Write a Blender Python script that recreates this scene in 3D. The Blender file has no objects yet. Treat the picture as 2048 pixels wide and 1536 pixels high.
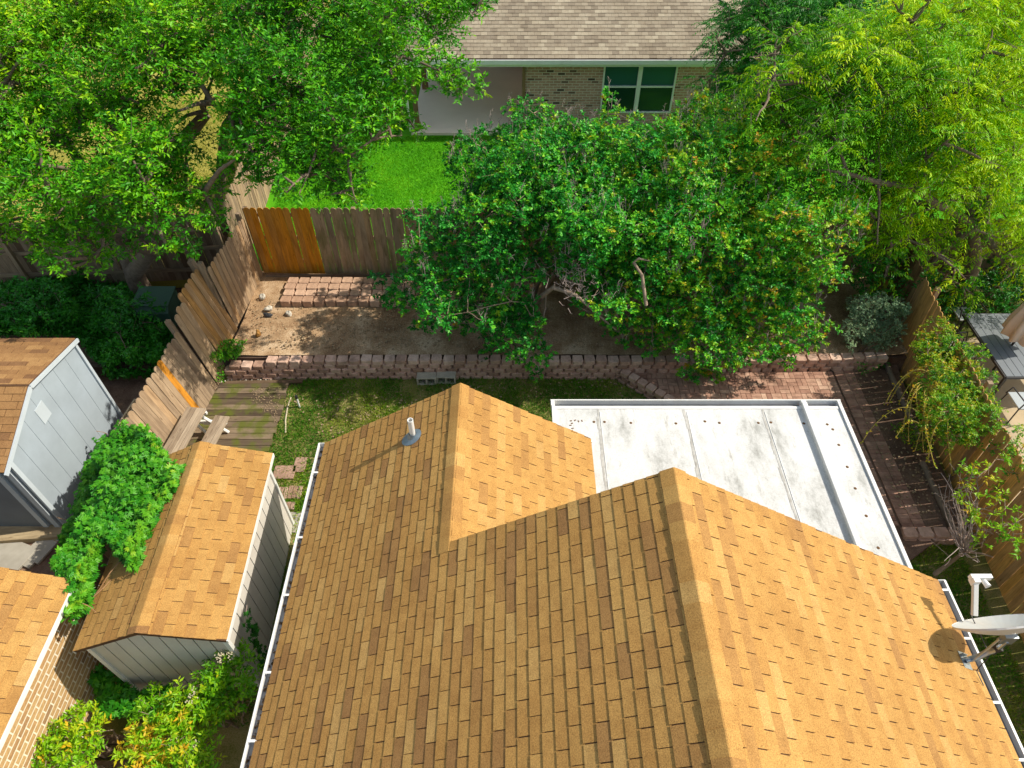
import bpy, math, random
import numpy as np
from mathutils import Vector, Matrix
random.seed(7)
RNG = np.random.default_rng(11)
SC = bpy.context.scene
COL = SC.collection

# ------------------------------------------------------------------ camera
PITCH = math.radians(47.411)
CAMH = 10.6
FPX = 1365.0
cam = bpy.data.cameras.new('camera'); camo = bpy.data.objects.new('camera', cam); COL.objects.link(camo)
cam.sensor_width = 36; cam.lens = FPX / 2048 * 36; cam.clip_end = 600; cam.clip_start = 0.1
camo.location = (0, 0, CAMH); camo.rotation_euler = (math.pi/2 - PITCH, 0, 0)
SC.camera = camo
# ------------------------------------------------------------------ light
SUN = Vector((0.95, 0.16, 1.0)).normalized()
w = bpy.data.worlds.new("World"); SC.world = w; w.use_nodes = True
nt = w.node_tree; bg = nt.nodes['Background']
sky = nt.nodes.new('ShaderNodeTexSky'); sky.sky_type = 'NISHITA'; sky.sun_disc = False
sky.sun_elevation = math.asin(SUN.z); sky.sun_rotation = math.atan2(SUN.x, SUN.y)
sky.air_density = 1.0; sky.dust_density = 1.0
wb = nt.nodes.new('ShaderNodeMix'); wb.data_type = 'RGBA'; wb.blend_type = 'MULTIPLY'; wb.inputs[0].default_value = 1
wb.inputs[7].default_value = (1.0, .87, .68, 1)      # the camera's warm white balance
nt.links.new(sky.outputs[0], wb.inputs[6]); nt.links.new(wb.outputs[2], bg.inputs[0]); bg.inputs[1].default_value = 0.15
sl = bpy.data.lights.new('sun', 'SUN'); sl.energy = 2.8; sl.angle = math.radians(0.5); sl.color = (1, .93, .80)
so = bpy.data.objects.new('sun', sl); COL.objects.link(so); so.rotation_euler = (-SUN).to_track_quat('-Z', 'Y').to_euler()
SC.view_settings.view_transform = 'Standard'; SC.view_settings.look = 'None'
SC.view_settings.exposure = 0.93; SC.view_settings.gamma = 1

# ------------------------------------------------------------------ picture point -> world point
_s, _c = math.sin(PITCH), math.cos(PITCH)
def _ray(px, py):
    u = (px - 1022) / FPX; v = -(py - 768) / FPX
    return (u, _c + v * _s, -_s + v * _c)
def at(px, py, z):
    r = _ray(px, py); t = (z - CAMH) / r[2]
    return Vector((r[0]*t, r[1]*t, z))
def aty(px, py, y):
    r = _ray(px, py); t = y / r[1]
    return Vector((r[0]*t, y, CAMH + r[2]*t))

# ------------------------------------------------------------------ mesh builder
class MB:
    def __init__(s): s.v = []; s.f = []; s.t = []; s.uv = []
    def poly(s, pts, tint=.5, uv=None):
        n = len(s.v); s.v.extend([tuple(p) for p in pts]); s.f.append(tuple(range(n, n+len(pts)))); s.t.append(tint)
        s.uv.extend(uv if uv else [(0, 0)]*len(pts))
    def box(s, c, size, R=None, tint=.5, uvo=None):
        hx, hy, hz = size[0]/2, size[1]/2, size[2]/2
        lc = [(-hx,-hy,-hz),(hx,-hy,-hz),(hx,hy,-hz),(-hx,hy,-hz),(-hx,-hy,hz),(hx,-hy,hz),(hx,hy,hz),(-hx,hy,hz)]
        s.hull(lc, [(0,3,2,1),(4,5,6,7),(0,1,5,4),(1,2,6,5),(2,3,7,6),(3,0,4,7)], c, R, tint, int(np.argmax(size)), uvo)
    def hull(s, lc, faces, c, R=None, tint=.5, la=2, uvo=None):
        c = Vector(c); n = len(s.v); o = random.random()*40 if uvo is None else uvo
        for p in lc:
            q = Vector(p); q = R @ q if R is not None else q
            s.v.append(tuple(q + c))
        oa = [a for a in range(3) if a != la]
        for f in faces:
            s.f.append(tuple(n+i for i in f)); s.t.append(tint)
            for i in f: s.uv.append((lc[i][la] + o, lc[i][oa[0]] + lc[i][oa[1]] + o*1.7))
    def prism(s, poly, th, c, R=None, tint=.5, la=2, uvo=None):
        """poly in local (x,z), thickness th along local y"""
        k = len(poly); lc = [(p[0], -th/2, p[1]) for p in poly] + [(p[0], th/2, p[1]) for p in poly]
        fs = [tuple(range(k)), tuple(range(2*k-1, k-1, -1))]
        for i in range(k): j = (i+1) % k; fs.append((j, i, k+i, k+j))
        s.hull(lc, fs, c, R, tint, la, uvo)
    def flat(s, poly, z0, z1, tint=.5):
        """plan polygon (ccw) extruded from z0 to z1"""
        k = len(poly); lc = [(p[0], p[1], z0) for p in poly] + [(p[0], p[1], z1) for p in poly]
        fs = [tuple(range(k-1, -1, -1)), tuple(range(k, 2*k))]
        for i in range(k): j = (i+1) % k; fs.append((i, j, k+j, k+i))
        s.hull(lc, fs, (0, 0, 0), None, tint, 0)
    def tube(s, pts, rad, n=8, tint=.5, cap=True):
        pts = [Vector(p) for p in pts]
        if not hasattr(rad, '__len__'): rad = [rad]*len(pts)
        b = len(s.v); up = Vector((.13, .21, .97)); acc = 0
        for i, p in enumerate(pts):
            d = (pts[min(i+1, len(pts)-1)] - pts[max(i-1, 0)])
            if d.length < 1e-6: d = Vector((0, 0, 1))
            d.normalize(); a = d.cross(up)
            if a.length < .15: a = d.cross(Vector((1, 0, 0)))
            a.normalize(); e = d.cross(a)
            for k in range(n):
                th = 2*math.pi*k/n; s.v.append(tuple(p + (a*math.cos(th) + e*math.sin(th))*rad[i]))
        for i in range(len(pts)-1):
            for k in range(n):
                k2 = (k+1) % n
                s.f.append((b+i*n+k, b+i*n+k2, b+(i+1)*n+k2, b+(i+1)*n+k)); s.t.append(tint)
                s.uv.extend([(i*.3, k/n*.3), (i*.3, (k+1)/n*.3), (i*.3+.3, (k+1)/n*.3), (i*.3+.3, k/n*.3)])
        if cap:
            for q, rev in ((0, False), ((len(pts)-1)*n, True)):
                f = [b+q+k for k in range(n)]
                if rev: f = f[::-1]
                s.f.append(tuple(f)); s.t.append(tint); s.uv.extend([(0, 0)]*n)
def obj(name, mb, m, parent=None, smooth=False, bevel=0):
    me = bpy.data.meshes.new(name); me.from_pydata(mb.v, [], mb.f)
    a = me.attributes.new('tint', 'FLOAT', 'FACE'); a.data.foreach_set('value', np.array(mb.t, dtype=np.float32))
    if len(mb.uv) == len(me.loops):
        u = me.uv_layers.new(name='UVMap'); u.data.foreach_set('uv', np.array(mb.uv, dtype=np.float32).ravel())
    me.materials.append(m)
    if smooth: me.polygons.foreach_set('use_smooth', [True]*len(me.polygons))
    me.update()
    o = bpy.data.objects.new(name, me); COL.objects.link(o)
    if parent:
        o.parent = parent; o.matrix_parent_inverse = parent.matrix_world.inverted() if False else Matrix.Identity(4)
    if bevel:
        b = o.modifiers.new('bevel', 'BEVEL'); b.width = bevel; b.segments = 2; b.limit_method = 'ANGLE'
    return o
def rebase(o, loc):
    """give a mesh that was made in world coordinates its origin at loc"""
    o.data.transform(Matrix.Translation(-Vector(loc))); o.location = loc
def thing(name, label, cat, loc=(0, 0, 0), rotz=0, group=None):
    o = bpy.data.objects.new(name, None); COL.objects.link(o); o.empty_display_size = .3
    o.location = loc; o.rotation_euler = (0, 0, rotz); tag(o, label, cat, group); return o
def tag(o, label, cat, group=None):
    o['label'] = label; o['category'] = cat
    if group: o['group'] = group
    return o
def structure(o): o['kind'] = 'structure'; return o
def stuff(o, label=None, cat=None):
    o['kind'] = 'stuff'
    if label: o['label'] = label; o['category'] = cat
    return o
def part(name, mb, m, root, **k):
    """mesh in world coordinates under an empty that has only a translation"""
    o = obj(name, mb, m, None, **k); o.data.transform(Matrix.Translation(-root.matrix_basis.to_translation())); o.parent = root; return o
def sub(name, mb, m, root, par, **k):
    o = obj(name, mb, m, None, **k); o.data.transform(Matrix.Translation(-root.matrix_basis.to_translation())); o.parent = par; return o
def Rz(a): return Matrix.Rotation(a, 3, 'Z')

# ------------------------------------------------------------------ materials
def nmat(name):
    m = bpy.data.materials.new(name); m.use_nodes = True; return m, m.node_tree.nodes, m.node_tree.links, m.node_tree.nodes['Principled BSDF']
def ramp(N, stops, interp='LINEAR'):
    r = N.new('ShaderNodeValToRGB'); r.color_ramp.interpolation = interp
    e = r.color_ramp.elements
    while len(e) < len(stops): e.new(.5)
    for i, (p, c) in enumerate(stops): e[i].position = p; e[i].color = (*c, 1)
    return r
def noise(N, L, vec, scale, detail=4, rough=.6):
    n = N.new('ShaderNodeTexNoise'); n.inputs['Scale'].default_value = scale; n.inputs['Detail'].default_value = detail; n.inputs['Roughness'].default_value = rough
    if vec is not None: L.new(vec, n.inputs['Vector'])
    return n
def mixc(N, L, a, b, fac, mode='MIX'):
    m = N.new('ShaderNodeMix'); m.data_type = 'RGBA'; m.blend_type = mode
    for s_, v in ((m.inputs[6], a), (m.inputs[7], b), (m.inputs[0], fac)):
        if isinstance(v, (tuple, list)): s_.default_value = (*v, 1)
        elif isinstance(v, (int, float)): s_.default_value = v
        else: L.new(v, s_)
    return m.outputs[2]
def bump(N, L, h, bs, strength=.3, dist=.01):
    b = N.new('ShaderNodeBump'); b.inputs['Strength'].default_value = strength; b.inputs['Distance'].default_value = dist
    L.new(h, b.inputs['Height']); L.new(b.outputs[0], bs.inputs['Normal'])
def mapping(N, L, src, scale):
    mp = N.new('ShaderNodeMapping'); mp.inputs['Scale'].default_value = scale; L.new(src, mp.inputs[0]); return mp.outputs[0]
def attr(N, name='tint'):
    a = N.new('ShaderNodeAttribute'); a.attribute_name = name; return a.outputs['Fac']

def m_shingle(name, stops, speck=.55):
    m, N, L, B = nmat(name); tc = N.new('ShaderNodeTexCoord').outputs['Object']
    r = ramp(N, stops); L.new(attr(N), r.inputs[0])
    g = noise(N, L, tc, 95, 3, .85); gr = ramp(N, [(.34, (.30, .26, .22)), (.47, (.95, .95, .95)), (.66, (1.7, 1.7, 1.65))]); L.new(g.outputs[0], gr.inputs[0])
    c1 = mixc(N, L, r.outputs[0], gr.outputs[0], speck, 'MULTIPLY')
    b_ = noise(N, L, tc, 1.3, 5, .6); br = ramp(N, [(.30, (.86, .83, .80)), (.62, (1.06, 1.06, 1.06))]); L.new(b_.outputs[0], br.inputs[0])
    c2 = mixc(N, L, c1, br.outputs[0], .7, 'MULTIPLY')
    e_ = noise(N, L, tc, 8, 4, .6); er = ramp(N, [(.36, (.70, .62, .56)), (.56, (1.06, 1.06, 1.06))]); L.new(e_.outputs[0], er.inputs[0])
    c2 = mixc(N, L, c2, er.outputs[0], .3, 'MULTIPLY')
    L.new(c2, B.inputs['Base Color']); B.inputs['Roughness'].default_value = .92; B.inputs['Specular IOR Level'].default_value = .25
    bump(N, L, g.outputs[0], B, .5, .006); return m
SH_TAN = [(0, (.17, .083, .038)), (.22, (.27, .142, .052)), (.45, (.385, .208, .060)), (.7, (.43, .248, .076)), (1, (.46, .295, .112))]
m_roof = m_shingle('tan_shingles', SH_TAN)
m_under = m_shingle('roof_underlay', [(0, (.10, .05, .025)), (1, (.10, .05, .025))])
m_ngrey = m_shingle('beige_shingles', [(0, (.19, .155, .115)), (.4, (.275, .23, .17)), (.7, (.34, .29, .215)), (1, (.40, .35, .26))], .3)
m_brownroof = m_shingle('brown_shingles', [(0, (.16, .08, .04)), (.5, (.28, .15, .06)), (1, (.38, .22, .09))])

def m_wood(name, stops, moss=0.0, mossz=None, gs=1.0):
    m, N, L, B = nmat(name); uv = N.new('ShaderNodeUVMap').outputs[0]; tc = N.new('ShaderNodeTexCoord').outputs['Object']
    r = ramp(N, stops); L.new(attr(N), r.inputs[0])
    v1 = mapping(N, L, uv, (2.2, 55*gs, 1)); n1 = noise(N, L, v1, 1, 6, .65)
    r1 = ramp(N, [(.25, (.42, .38, .34)), (.5, (.95, .95, .95)), (.8, (1.35, 1.3, 1.2))]); L.new(n1.outputs[0], r1.inputs[0])
    c = mixc(N, L, r.outputs[0], r1.outputs[0], .75, 'MULTIPLY')
    v2 = mapping(N, L, uv, (1.2, 6, 1)); n2 = noise(N, L, v2, 1.4, 3, .6)
    r2 = ramp(N, [(.3, (.55, .5, .47)), (.6, (1.1, 1.1, 1.1))]); L.new(n2.outputs[0], r2.inputs[0])
    c = mixc(N, L, c, r2.outputs[0], .7, 'MULTIPLY')
    # knots
    vo = N.new('ShaderNodeTexVoronoi'); vo.inputs['Scale'].default_value = 1; L.new(mapping(N, L, uv, (2.4, 9, 1)), vo.inputs['Vector'])
    kr = ramp(N, [(.05, (.25, .18, .12)), (.13, (1, 1, 1))]); L.new(vo.outputs['Distance'], kr.inputs[0])
    c = mixc(N, L, c, kr.outputs[0], .6, 'MULTIPLY')
    if moss:
        nm = noise(N, L, mapping(N, L, tc, (2.5, 2.5, 1.0)), 1.3, 5, .6)
        mr = ramp(N, [(.47, (0, 0, 0)), (.62, (1, 1, 1))]); L.new(nm.outputs[0], mr.inputs[0])
        mf = N.new('ShaderNodeMath'); mf.operation = 'MULTIPLY'; L.new(mr.outputs[0], mf.inputs[0]); mf.inputs[1].default_value = moss
        c = mixc(N, L, c, (.10, .12, .012), mf.outputs[0])
    L.new(c, B.inputs['Base Color']); B.inputs['Roughness'].default_value = .85; B.inputs['Specular IOR Level'].default_value = .25
    bump(N, L, n1.outputs[0], B, .5, .004); return m
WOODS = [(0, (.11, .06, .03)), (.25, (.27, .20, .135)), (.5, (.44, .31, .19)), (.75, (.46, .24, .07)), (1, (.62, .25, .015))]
m_fence = m_wood('fence_boards', WOODS, .0)
m_fence_moss = m_wood('fence_boards_mossy', WOODS, .45)
m_deckw = m_wood('deck_boards', [(0, (.085, .06, .04)), (1, (.24, .18, .12))], .85)
m_bench = m_wood('weathered_bench_boards', [(0, (.30, .23, .16)), (1, (.46, .37, .27))])
m_timber = m_wood('timber', [(0, (.07, .045, .03)), (1, (.22, .15, .09))])
m_log = m_wood('border_log', [(0, (.20, .15, .11)), (1, (.28, .22, .17))])

def m_plain(name, col, rough=.5, spec=.5, dirt=.25, dscale=3, metal=0, dcol=None, bmp=0):
    m, N, L, B = nmat(name); tc = N.new('ShaderNodeTexCoord').outputs['Object']
    n = noise(N, L, tc, dscale, 6, .65); r = ramp(N, [(.38, (0, 0, 0)), (.75, (1, 1, 1))]); L.new(n.outputs[0], r.inputs[0])
    f = N.new('ShaderNodeMath'); f.operation = 'MULTIPLY'; L.new(r.outputs[0], f.inputs[0]); f.inputs[1].default_value = dirt
    c = mixc(N, L, col, dcol or tuple(x*.45 for x in col), f.outputs[0])
    L.new(c, B.inputs['Base Color']); B.inputs['Roughness'].default_value = rough; B.inputs['Specular IOR Level'].default_value = spec; B.inputs['Metallic'].default_value = metal
    if bmp: bump(N, L, n.outputs[0], B, bmp, .01)
    return m
m_white = m_plain('white_paint', (.78, .78, .76), .35, .5, .3, 5, dcol=(.45, .42, .36))
m_gutterin = m_plain('gutter_trough', (.30, .31, .33), .6, .3, .5, 9, dcol=(.07, .05, .04))
m_siding = m_plain('pale_siding', (.62, .58, .52), .7, .3, .35, 1.6, dcol=(.34, .29, .23))
m_groove = m_plain('siding_groove', (.05, .04, .035), .9, .1)
m_greywall = m_plain('blue_grey_panel', (.36, .42, .47), .7, .3, .45, 1.4, dcol=(.22, .25, .27))
m_greytrim = m_plain('grey_trim', (.50, .56, .60), .6, .3, .2, 3)
m_slate = m_plain('slate_grey_door', (.14, .17, .20), .6, .3)
m_concrete = m_plain('concrete', (.88, .76, .60), .8, .3, .3, .9, dcol=(.58, .46, .34), bmp=.2)
m_slab = m_plain('grey_concrete', (.40, .37, .31), .85, .3, .5, 3, dcol=(.18, .16, .12), bmp=.4)
m_cinder = m_plain('cinder_block', (.46, .42, .33), .9, .2, .5, 12, bmp=.8)
m_metal = m_plain('galvanised_steel', (.42, .48, .54), .35, .5, .3, 8, metal=.8)
m_lead = m_plain('lead_flashing', (.22, .28, .33), .5, .5, .4, 12, metal=.4)
m_dishm = m_plain('dish_enamel', (.56, .58, .58), .35, .5, .25, 2.5, dcol=(.62, .40, .18))
m_black = m_plain('black_metal', (.025, .025, .028), .45, .5, 0)
m_tablem = m_plain('grey_table_slat', (.15, .17, .19), .6, .4, .15, 4)
m_canvas = m_plain('beige_canvas', (.58, .48, .40), .9, .2, .2, 3)
m_seat = m_plain('pale_seat', (.42, .46, .48), .8, .2, .2, 3)
m_utility = m_plain('dark_green_steel', (.06, .13, .09), .5, .5, .3)
m_barkg = m_plain('grey_bark', (.20, .15, .11), .9, .2, .7, 14, dcol=(.07, .05, .035), bmp=1)
m_barkp = m_plain('pale_bark', (.34, .25, .18), .8, .2, .6, 10, dcol=(.14, .09, .06), bmp=.6)
m_deadtwig = m_plain('dry_seed_heads', (.34, .27, .24), .9, .1, .3, 8)
m_flower = m_plain('cream_flowers', (.62, .55, .38), .8, .2, .2, 20)
m_plyw = m_plain('tan_sheet', (.46, .37, .25), .8, .2, .35, 3)
m_rockw = m_plain('white_rock', (.62, .57, .48), .8, .3, .5, 10, bmp=.8)
m_rockd = m_plain('dark_rock', (.05, .05, .055), .7, .4, .3, 10, bmp=.8)
m_rocko = m_plain('rust_rock', (.40, .20, .05), .8, .3, .5, 10, bmp=.8)
m_stone = m_plain('tan_stone', (.38, .28, .17), .85, .2, .4, 8, bmp=.6)
m_woodpost = m_plain('brown_post', (.25, .15, .08), .8, .2, .4, 5)
m_dark = m_plain('dark_void', (.02, .018, .015), .9, .1, 0)
m_ceiling = m_plain('painted_soffit', (.5, .45, .38), .8, .2)

def m_blockmat(name, stops, dirt=(.12, .08, .06)):
    m, N, L, B = nmat(name); tc = N.new('ShaderNodeTexCoord').outputs['Object']
    r = ramp(N, stops); L.new(attr(N), r.inputs[0])
    n = noise(N, L, tc, 9, 8, .7); r1 = ramp(N, [(.3, (.6, .55, .5)), (.6, (1.1, 1.08, 1.05))]); L.new(n.outputs[0], r1.inputs[0])
    c = mixc(N, L, r.outputs[0], r1.outputs[0], .8, 'MULTIPLY')
    n2 = noise(N, L, tc, 2.2, 6, .7); r2 = ramp(N, [(.5, (0, 0, 0)), (.72, (1, 1, 1))]); L.new(n2.outputs[0], r2.inputs[0])
    f = N.new('ShaderNodeMath'); f.operation = 'MULTIPLY'; L.new(r2.outputs[0], f.inputs[0]); f.inputs[1].default_value = .55
    c = mixc(N, L, c, dirt, f.outputs[0])
    L.new(c, B.inputs['Base Color']); B.inputs['Roughness'].default_value = .9; B.inputs['Specular IOR Level'].default_value = .2
    n3 = noise(N, L, tc, 60, 3, .7); bump(N, L, n3.outputs[0], B, .5, .006); return m
m_block = m_blockmat('red_concrete_block', [(0, (.34, .21, .15)), (.5, (.54, .35, .27)), (1, (.70, .50, .40))])
m_bedblock = m_blockmat('pink_concrete_block', [(0, (.46, .29, .20)), (1, (.64, .44, .32))], (.34, .22, .12))
m_paver = m_blockmat('red_brick_pavers', [(0, (.28, .15, .11)), (.5, (.44, .26, .19)), (1, (.58, .39, .29))])
m_step = m_blockmat('pink_stepping_stone', [(0, (.36, .22, .17)), (1, (.50, .34, .27))])

def m_brick(name, c1, c2, c3, mort, sc=1):
    m, N, L, B = nmat(name); uv = N.new('ShaderNodeUVMap').outputs[0]
    b = N.new('ShaderNodeTexBrick'); L.new(uv, b.inputs['Vector']); b.inputs['Scale'].default_value = 1
    b.inputs['Brick Width'].default_value = .22*sc; b.inputs['Row Height'].default_value = .078*sc; b.inputs['Mortar Size'].default_value = .009*sc
    b.inputs['Mortar Smooth'].default_value = .15; b.inputs['Bias'].default_value = 0
    b.inputs['Color1'].default_value = (1, 1, 1, 1); b.inputs['Color2'].default_value = (0, 0, 0, 1); b.inputs['Mortar'].default_value = (0, 0, 0, 1)
    r = ramp(N, [(0, c3), (.22, c1), (.6, c2), (1, c1)]); L.new(b.outputs['Color'], r.inputs[0])
    n = noise(N, L, uv, 25, 5, .7); r1 = ramp(N, [(.3, (.6, .55, .5)), (.65, (1.15, 1.12, 1.1))]); L.new(n.outputs[0], r1.inputs[0])
    c = mixc(N, L, r.outputs[0], r1.outputs[0], .8, 'MULTIPLY')
    c = mixc(N, L, c, mort, b.outputs['Fac'])
    L.new(c, B.inputs['Base Color']); B.inputs['Roughness'].default_value = .9; B.inputs['Specular IOR Level'].default_value = .2
    iv = N.new('ShaderNodeMath'); iv.operation = 'SUBTRACT'; iv.inputs[0].default_value = 1; L.new(b.outputs['Fac'], iv.inputs[1])
    bump(N, L, iv.outputs[0], B, .8, .008); return m
m_brickhouse = m_brick('rear_house_brick', (.50, .27, .22), (.60, .35, .30), (.07, .045, .045), (.66, .54, .48))
m_brickleft = m_brick('left_house_brick', (.48, .29, .13), (.56, .38, .18), (.32, .20, .11), (.78, .70, .56), 1.15)

def m_ground(name, stops, s1=1.2, s2=40, bmp=.6, dist=.03):
    m, N, L, B = nmat(name); tc = N.new('ShaderNodeTexCoord').outputs['Object']
    a = noise(N, L, tc, s1, 8, .7); b = noise(N, L, tc, s2, 4, .75)
    ad = N.new('ShaderNodeMath'); ad.operation = 'MULTIPLY_ADD'; L.new(b.outputs[0], ad.inputs[0]); ad.inputs[1].default_value = .5; 
    m2 = N.new('ShaderNodeMath'); m2.operation = 'MULTIPLY'; L.new(a.outputs[0], m2.inputs[0]); m2.inputs[1].default_value = .6
    L.new(m2.outputs[0], ad.inputs[2])
    r = ramp(N, stops); L.new(ad.outputs[0], r.inputs[0]); L.new(r.outputs[0], B.inputs['Base Color'])
    B.inputs['Roughness'].default_value = .95; B.inputs['Specular IOR Level'].default_value = .1
    bump(N, L, ad.outputs[0], B, bmp, dist); return m
m_soil = m_ground('bare_soil', [(.38, (.11, .062, .035)), (.48, (.27, .165, .09)), (.56, (.42, .275, .155)), (.66, (.64, .49, .33))], 1.4, 45)
m_soild = m_ground('dark_soil', [(.38, (.07, .042, .03)), (.55, (.17, .105, .075)), (.75, (.32, .22, .15))], 1.6, 45)
m_lawnbase = m_ground('lawn_soil', [(.36, (.07, .10, .018)), (.52, (.17, .17, .04)), (.66, (.36, .28, .13)), (.75, (.46, .36, .19))], 1.1, 60)
m_backlawn = m_ground('back_lawn_base', [(.35, (.03, .16, .004)), (.55, (.07, .30, .006)), (.75, (.14, .40, .012))], 1.5, 60)
m_drylawn = m_ground('dry_lawn', [(.35, (.15, .16, .03)), (.55, (.30, .27, .05)), (.75, (.42, .36, .10))], 1.0, 60)
m_gcov = m_ground('field', [(.35, (.04, .06, .015)), (.6, (.08, .09, .02)), (.75, (.14, .12, .05))], .5, 10)

def m_leaf(name, stops, trans=.28, rough=.42, spec=.28):
    m, N, L, B = nmat(name)
    r = ramp(N, stops); L.new(attr(N), r.inputs[0]); L.new(r.outputs[0], B.inputs['Base Color'])
    B.inputs['Roughness'].default_value = rough; B.inputs['Specular IOR Level'].default_value = spec
    t = N.new('ShaderNodeBsdfTranslucent'); hs = N.new('ShaderNodeHueSaturation'); hs.inputs['Value'].default_value = 1.35; hs.inputs['Hue'].default_value = .485
    L.new(r.outputs[0], hs.inputs['Color']); L.new(hs.outputs[0], t.inputs['Color'])
    mx = N.new('ShaderNodeMixShader'); mx.inputs[0].default_value = trans
    L.new(B.outputs[0], mx.inputs[1]); L.new(t.outputs[0], mx.inputs[2]); L.new(mx.outputs[0], N['Material Output'].inputs['Surface']); return m
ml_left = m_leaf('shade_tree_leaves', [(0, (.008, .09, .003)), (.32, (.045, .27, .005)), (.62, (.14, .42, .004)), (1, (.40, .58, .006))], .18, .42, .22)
ml_mid = m_leaf('deep_green_leaves', [(0, (.010, .10, .012)), (.5, (.025, .22, .014)), (1, (.09, .36, .014))])
ml_crape = m_leaf('crape_myrtle_leaves', [(0, (.008, .11, .015)), (.34, (.030, .31, .022)), (.56, (.12, .44, .012)), (.84, (.34, .44, .012)), (1, (.55, .32, .015))], .16, .40, .22)
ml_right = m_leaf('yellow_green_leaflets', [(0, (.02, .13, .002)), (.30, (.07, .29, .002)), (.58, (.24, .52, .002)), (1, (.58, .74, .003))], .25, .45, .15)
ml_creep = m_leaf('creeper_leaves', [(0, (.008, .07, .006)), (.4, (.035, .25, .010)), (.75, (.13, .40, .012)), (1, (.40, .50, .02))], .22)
ml_vine = m_leaf('tangled_vine_leaves', [(0, (.03, .18, .008)), (.4, (.11, .34, .010)), (.72, (.32, .44, .014)), (1, (.60, .36, .02))], .35)
ml_sage = m_leaf('grey_green_leaves', [(0, (.12, .24, .12)), (.5, (.27, .42, .22)), (1, (.46, .58, .32))], .2, .6)
ml_nand = m_leaf('nandina_leaves', [(0, (.04, .20, .005)), (.4, (.15, .42, .006)), (.75, (.36, .56, .010)), (1, (.68, .42, .02))], .3)
ml_ground = m_leaf('ground_cover_leaves', [(0, (.012, .11, .010)), (.6, (.035, .26, .012)), (1, (.11, .40, .016))], .2)
ml_grass = m_leaf('grass_blades', [(0, (.04, .24, .004)), (.5, (.10, .42, .006)), (1, (.26, .56, .008))], .35, .6)
ml_lawn = m_leaf('lawn_blades', [(0, (.03, .16, .008)), (.5, (.09, .28, .012)), (.8, (.28, .38, .02)), (1, (.52, .44, .15))], .3, .6)

# patio cover metal: white paint, chalky grey patches, rust near the rear edge
def m_panel():
    m, N, L, B = nmat('chalky_white_panel'); tc = N.new('ShaderNodeTexCoord').outputs['Object']
    n = noise(N, L, mapping(N, L, tc, (1.1, .5, 1)), 2.1, 9, .72); r = ramp(N, [(.32, (.33, .33, .31)), (.42, (.52, .52, .505)), (.54, (.63, .63, .62))]); L.new(n.outputs[0], r.inputs[0])
    n2 = noise(N, L, tc, 45, 3, .8); r2 = ramp(N, [(.3, (.72, .72, .7)), (.55, (1.05, 1.05, 1.05))]); L.new(n2.outputs[0], r2.inputs[0])
    c = mixc(N, L, r.outputs[0], r2.outputs[0], .6, 'MULTIPLY')
    # dirt that collected along the low rear edge (object y near the gutter)
    sx = N.new('ShaderNodeSeparateXYZ'); L.new(tc, sx.inputs[0])
    mr = N.new('ShaderNodeMapRange'); mr.inputs['From Min'].default_value = 6.45; mr.inputs['From Max'].default_value = 7.1; L.new(sx.outputs[1], mr.inputs[0])
    n3 = noise(N, L, mapping(N, L, tc, (5, 1.6, 1)), 2, 6, .7); r3 = ramp(N, [(.42, (0, 0, 0)), (.62, (1, 1, 1))]); L.new(n3.outputs[0], r3.inputs[0])
    f = N.new('ShaderNodeMath'); f.operation = 'MULTIPLY'; L.new(mr.outputs[0], f.inputs[0]); L.new(r3.outputs[0], f.inputs[1])
    c = mixc(N, L, c, (.36, .28, .19), f.outputs[0])
    n6 = noise(N, L, mapping(N, L, tc, (6, 1.2, 1)), 1.7, 8, .75); r6 = ramp(N, [(.58, (1, 1, 1)), (.68, (.62, .60, .56))]); L.new(n6.outputs[0], r6.inputs[0])
    c = mixc(N, L, c, r6.outputs[0], .8, 'MULTIPLY')
    n5 = noise(N, L, mapping(N, L, tc, (.9, .8, 1)), .9, 6, .7); r5 = ramp(N, [(.54, (1, 1, 1)), (.78, (.78, .78, .76))]); L.new(n5.outputs[0], r5.inputs[0])
    c = mixc(N, L, c, r5.outputs[0], .8, 'MULTIPLY')
    L.new(c, B.inputs['Base Color']); B.inputs['Roughness'].default_value = .6; B.inputs['Specular IOR Level'].default_value = .3; return m
m_panelw = m_panel()
m_rust = m_plain('rust_spots', (.16, .09, .045), .9, .1, .3, 30)
m_seam = m_plain('seam_tape', (.50, .49, .46), .7, .3, .8, 7, dcol=(.20, .18, .15))
m_glass = bpy.data.materials.new('window_glass'); m_glass.use_nodes = True
_b = m_glass.node_tree.nodes['Principled BSDF']; _b.inputs['Base Color'].default_value = (.006, .03, .028, 1); _b.inputs['Roughness'].default_value = .12; _b.inputs['Specular IOR Level'].default_value = .6
m_blind = bpy.data.materials.new('teal_window_screen'); m_blind.use_nodes = True
_b = m_blind.node_tree.nodes['Principled BSDF']; _b.inputs['Base Color'].default_value = (.02, .10, .09, 1); _b.inputs['Roughness'].default_value = .3

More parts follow.
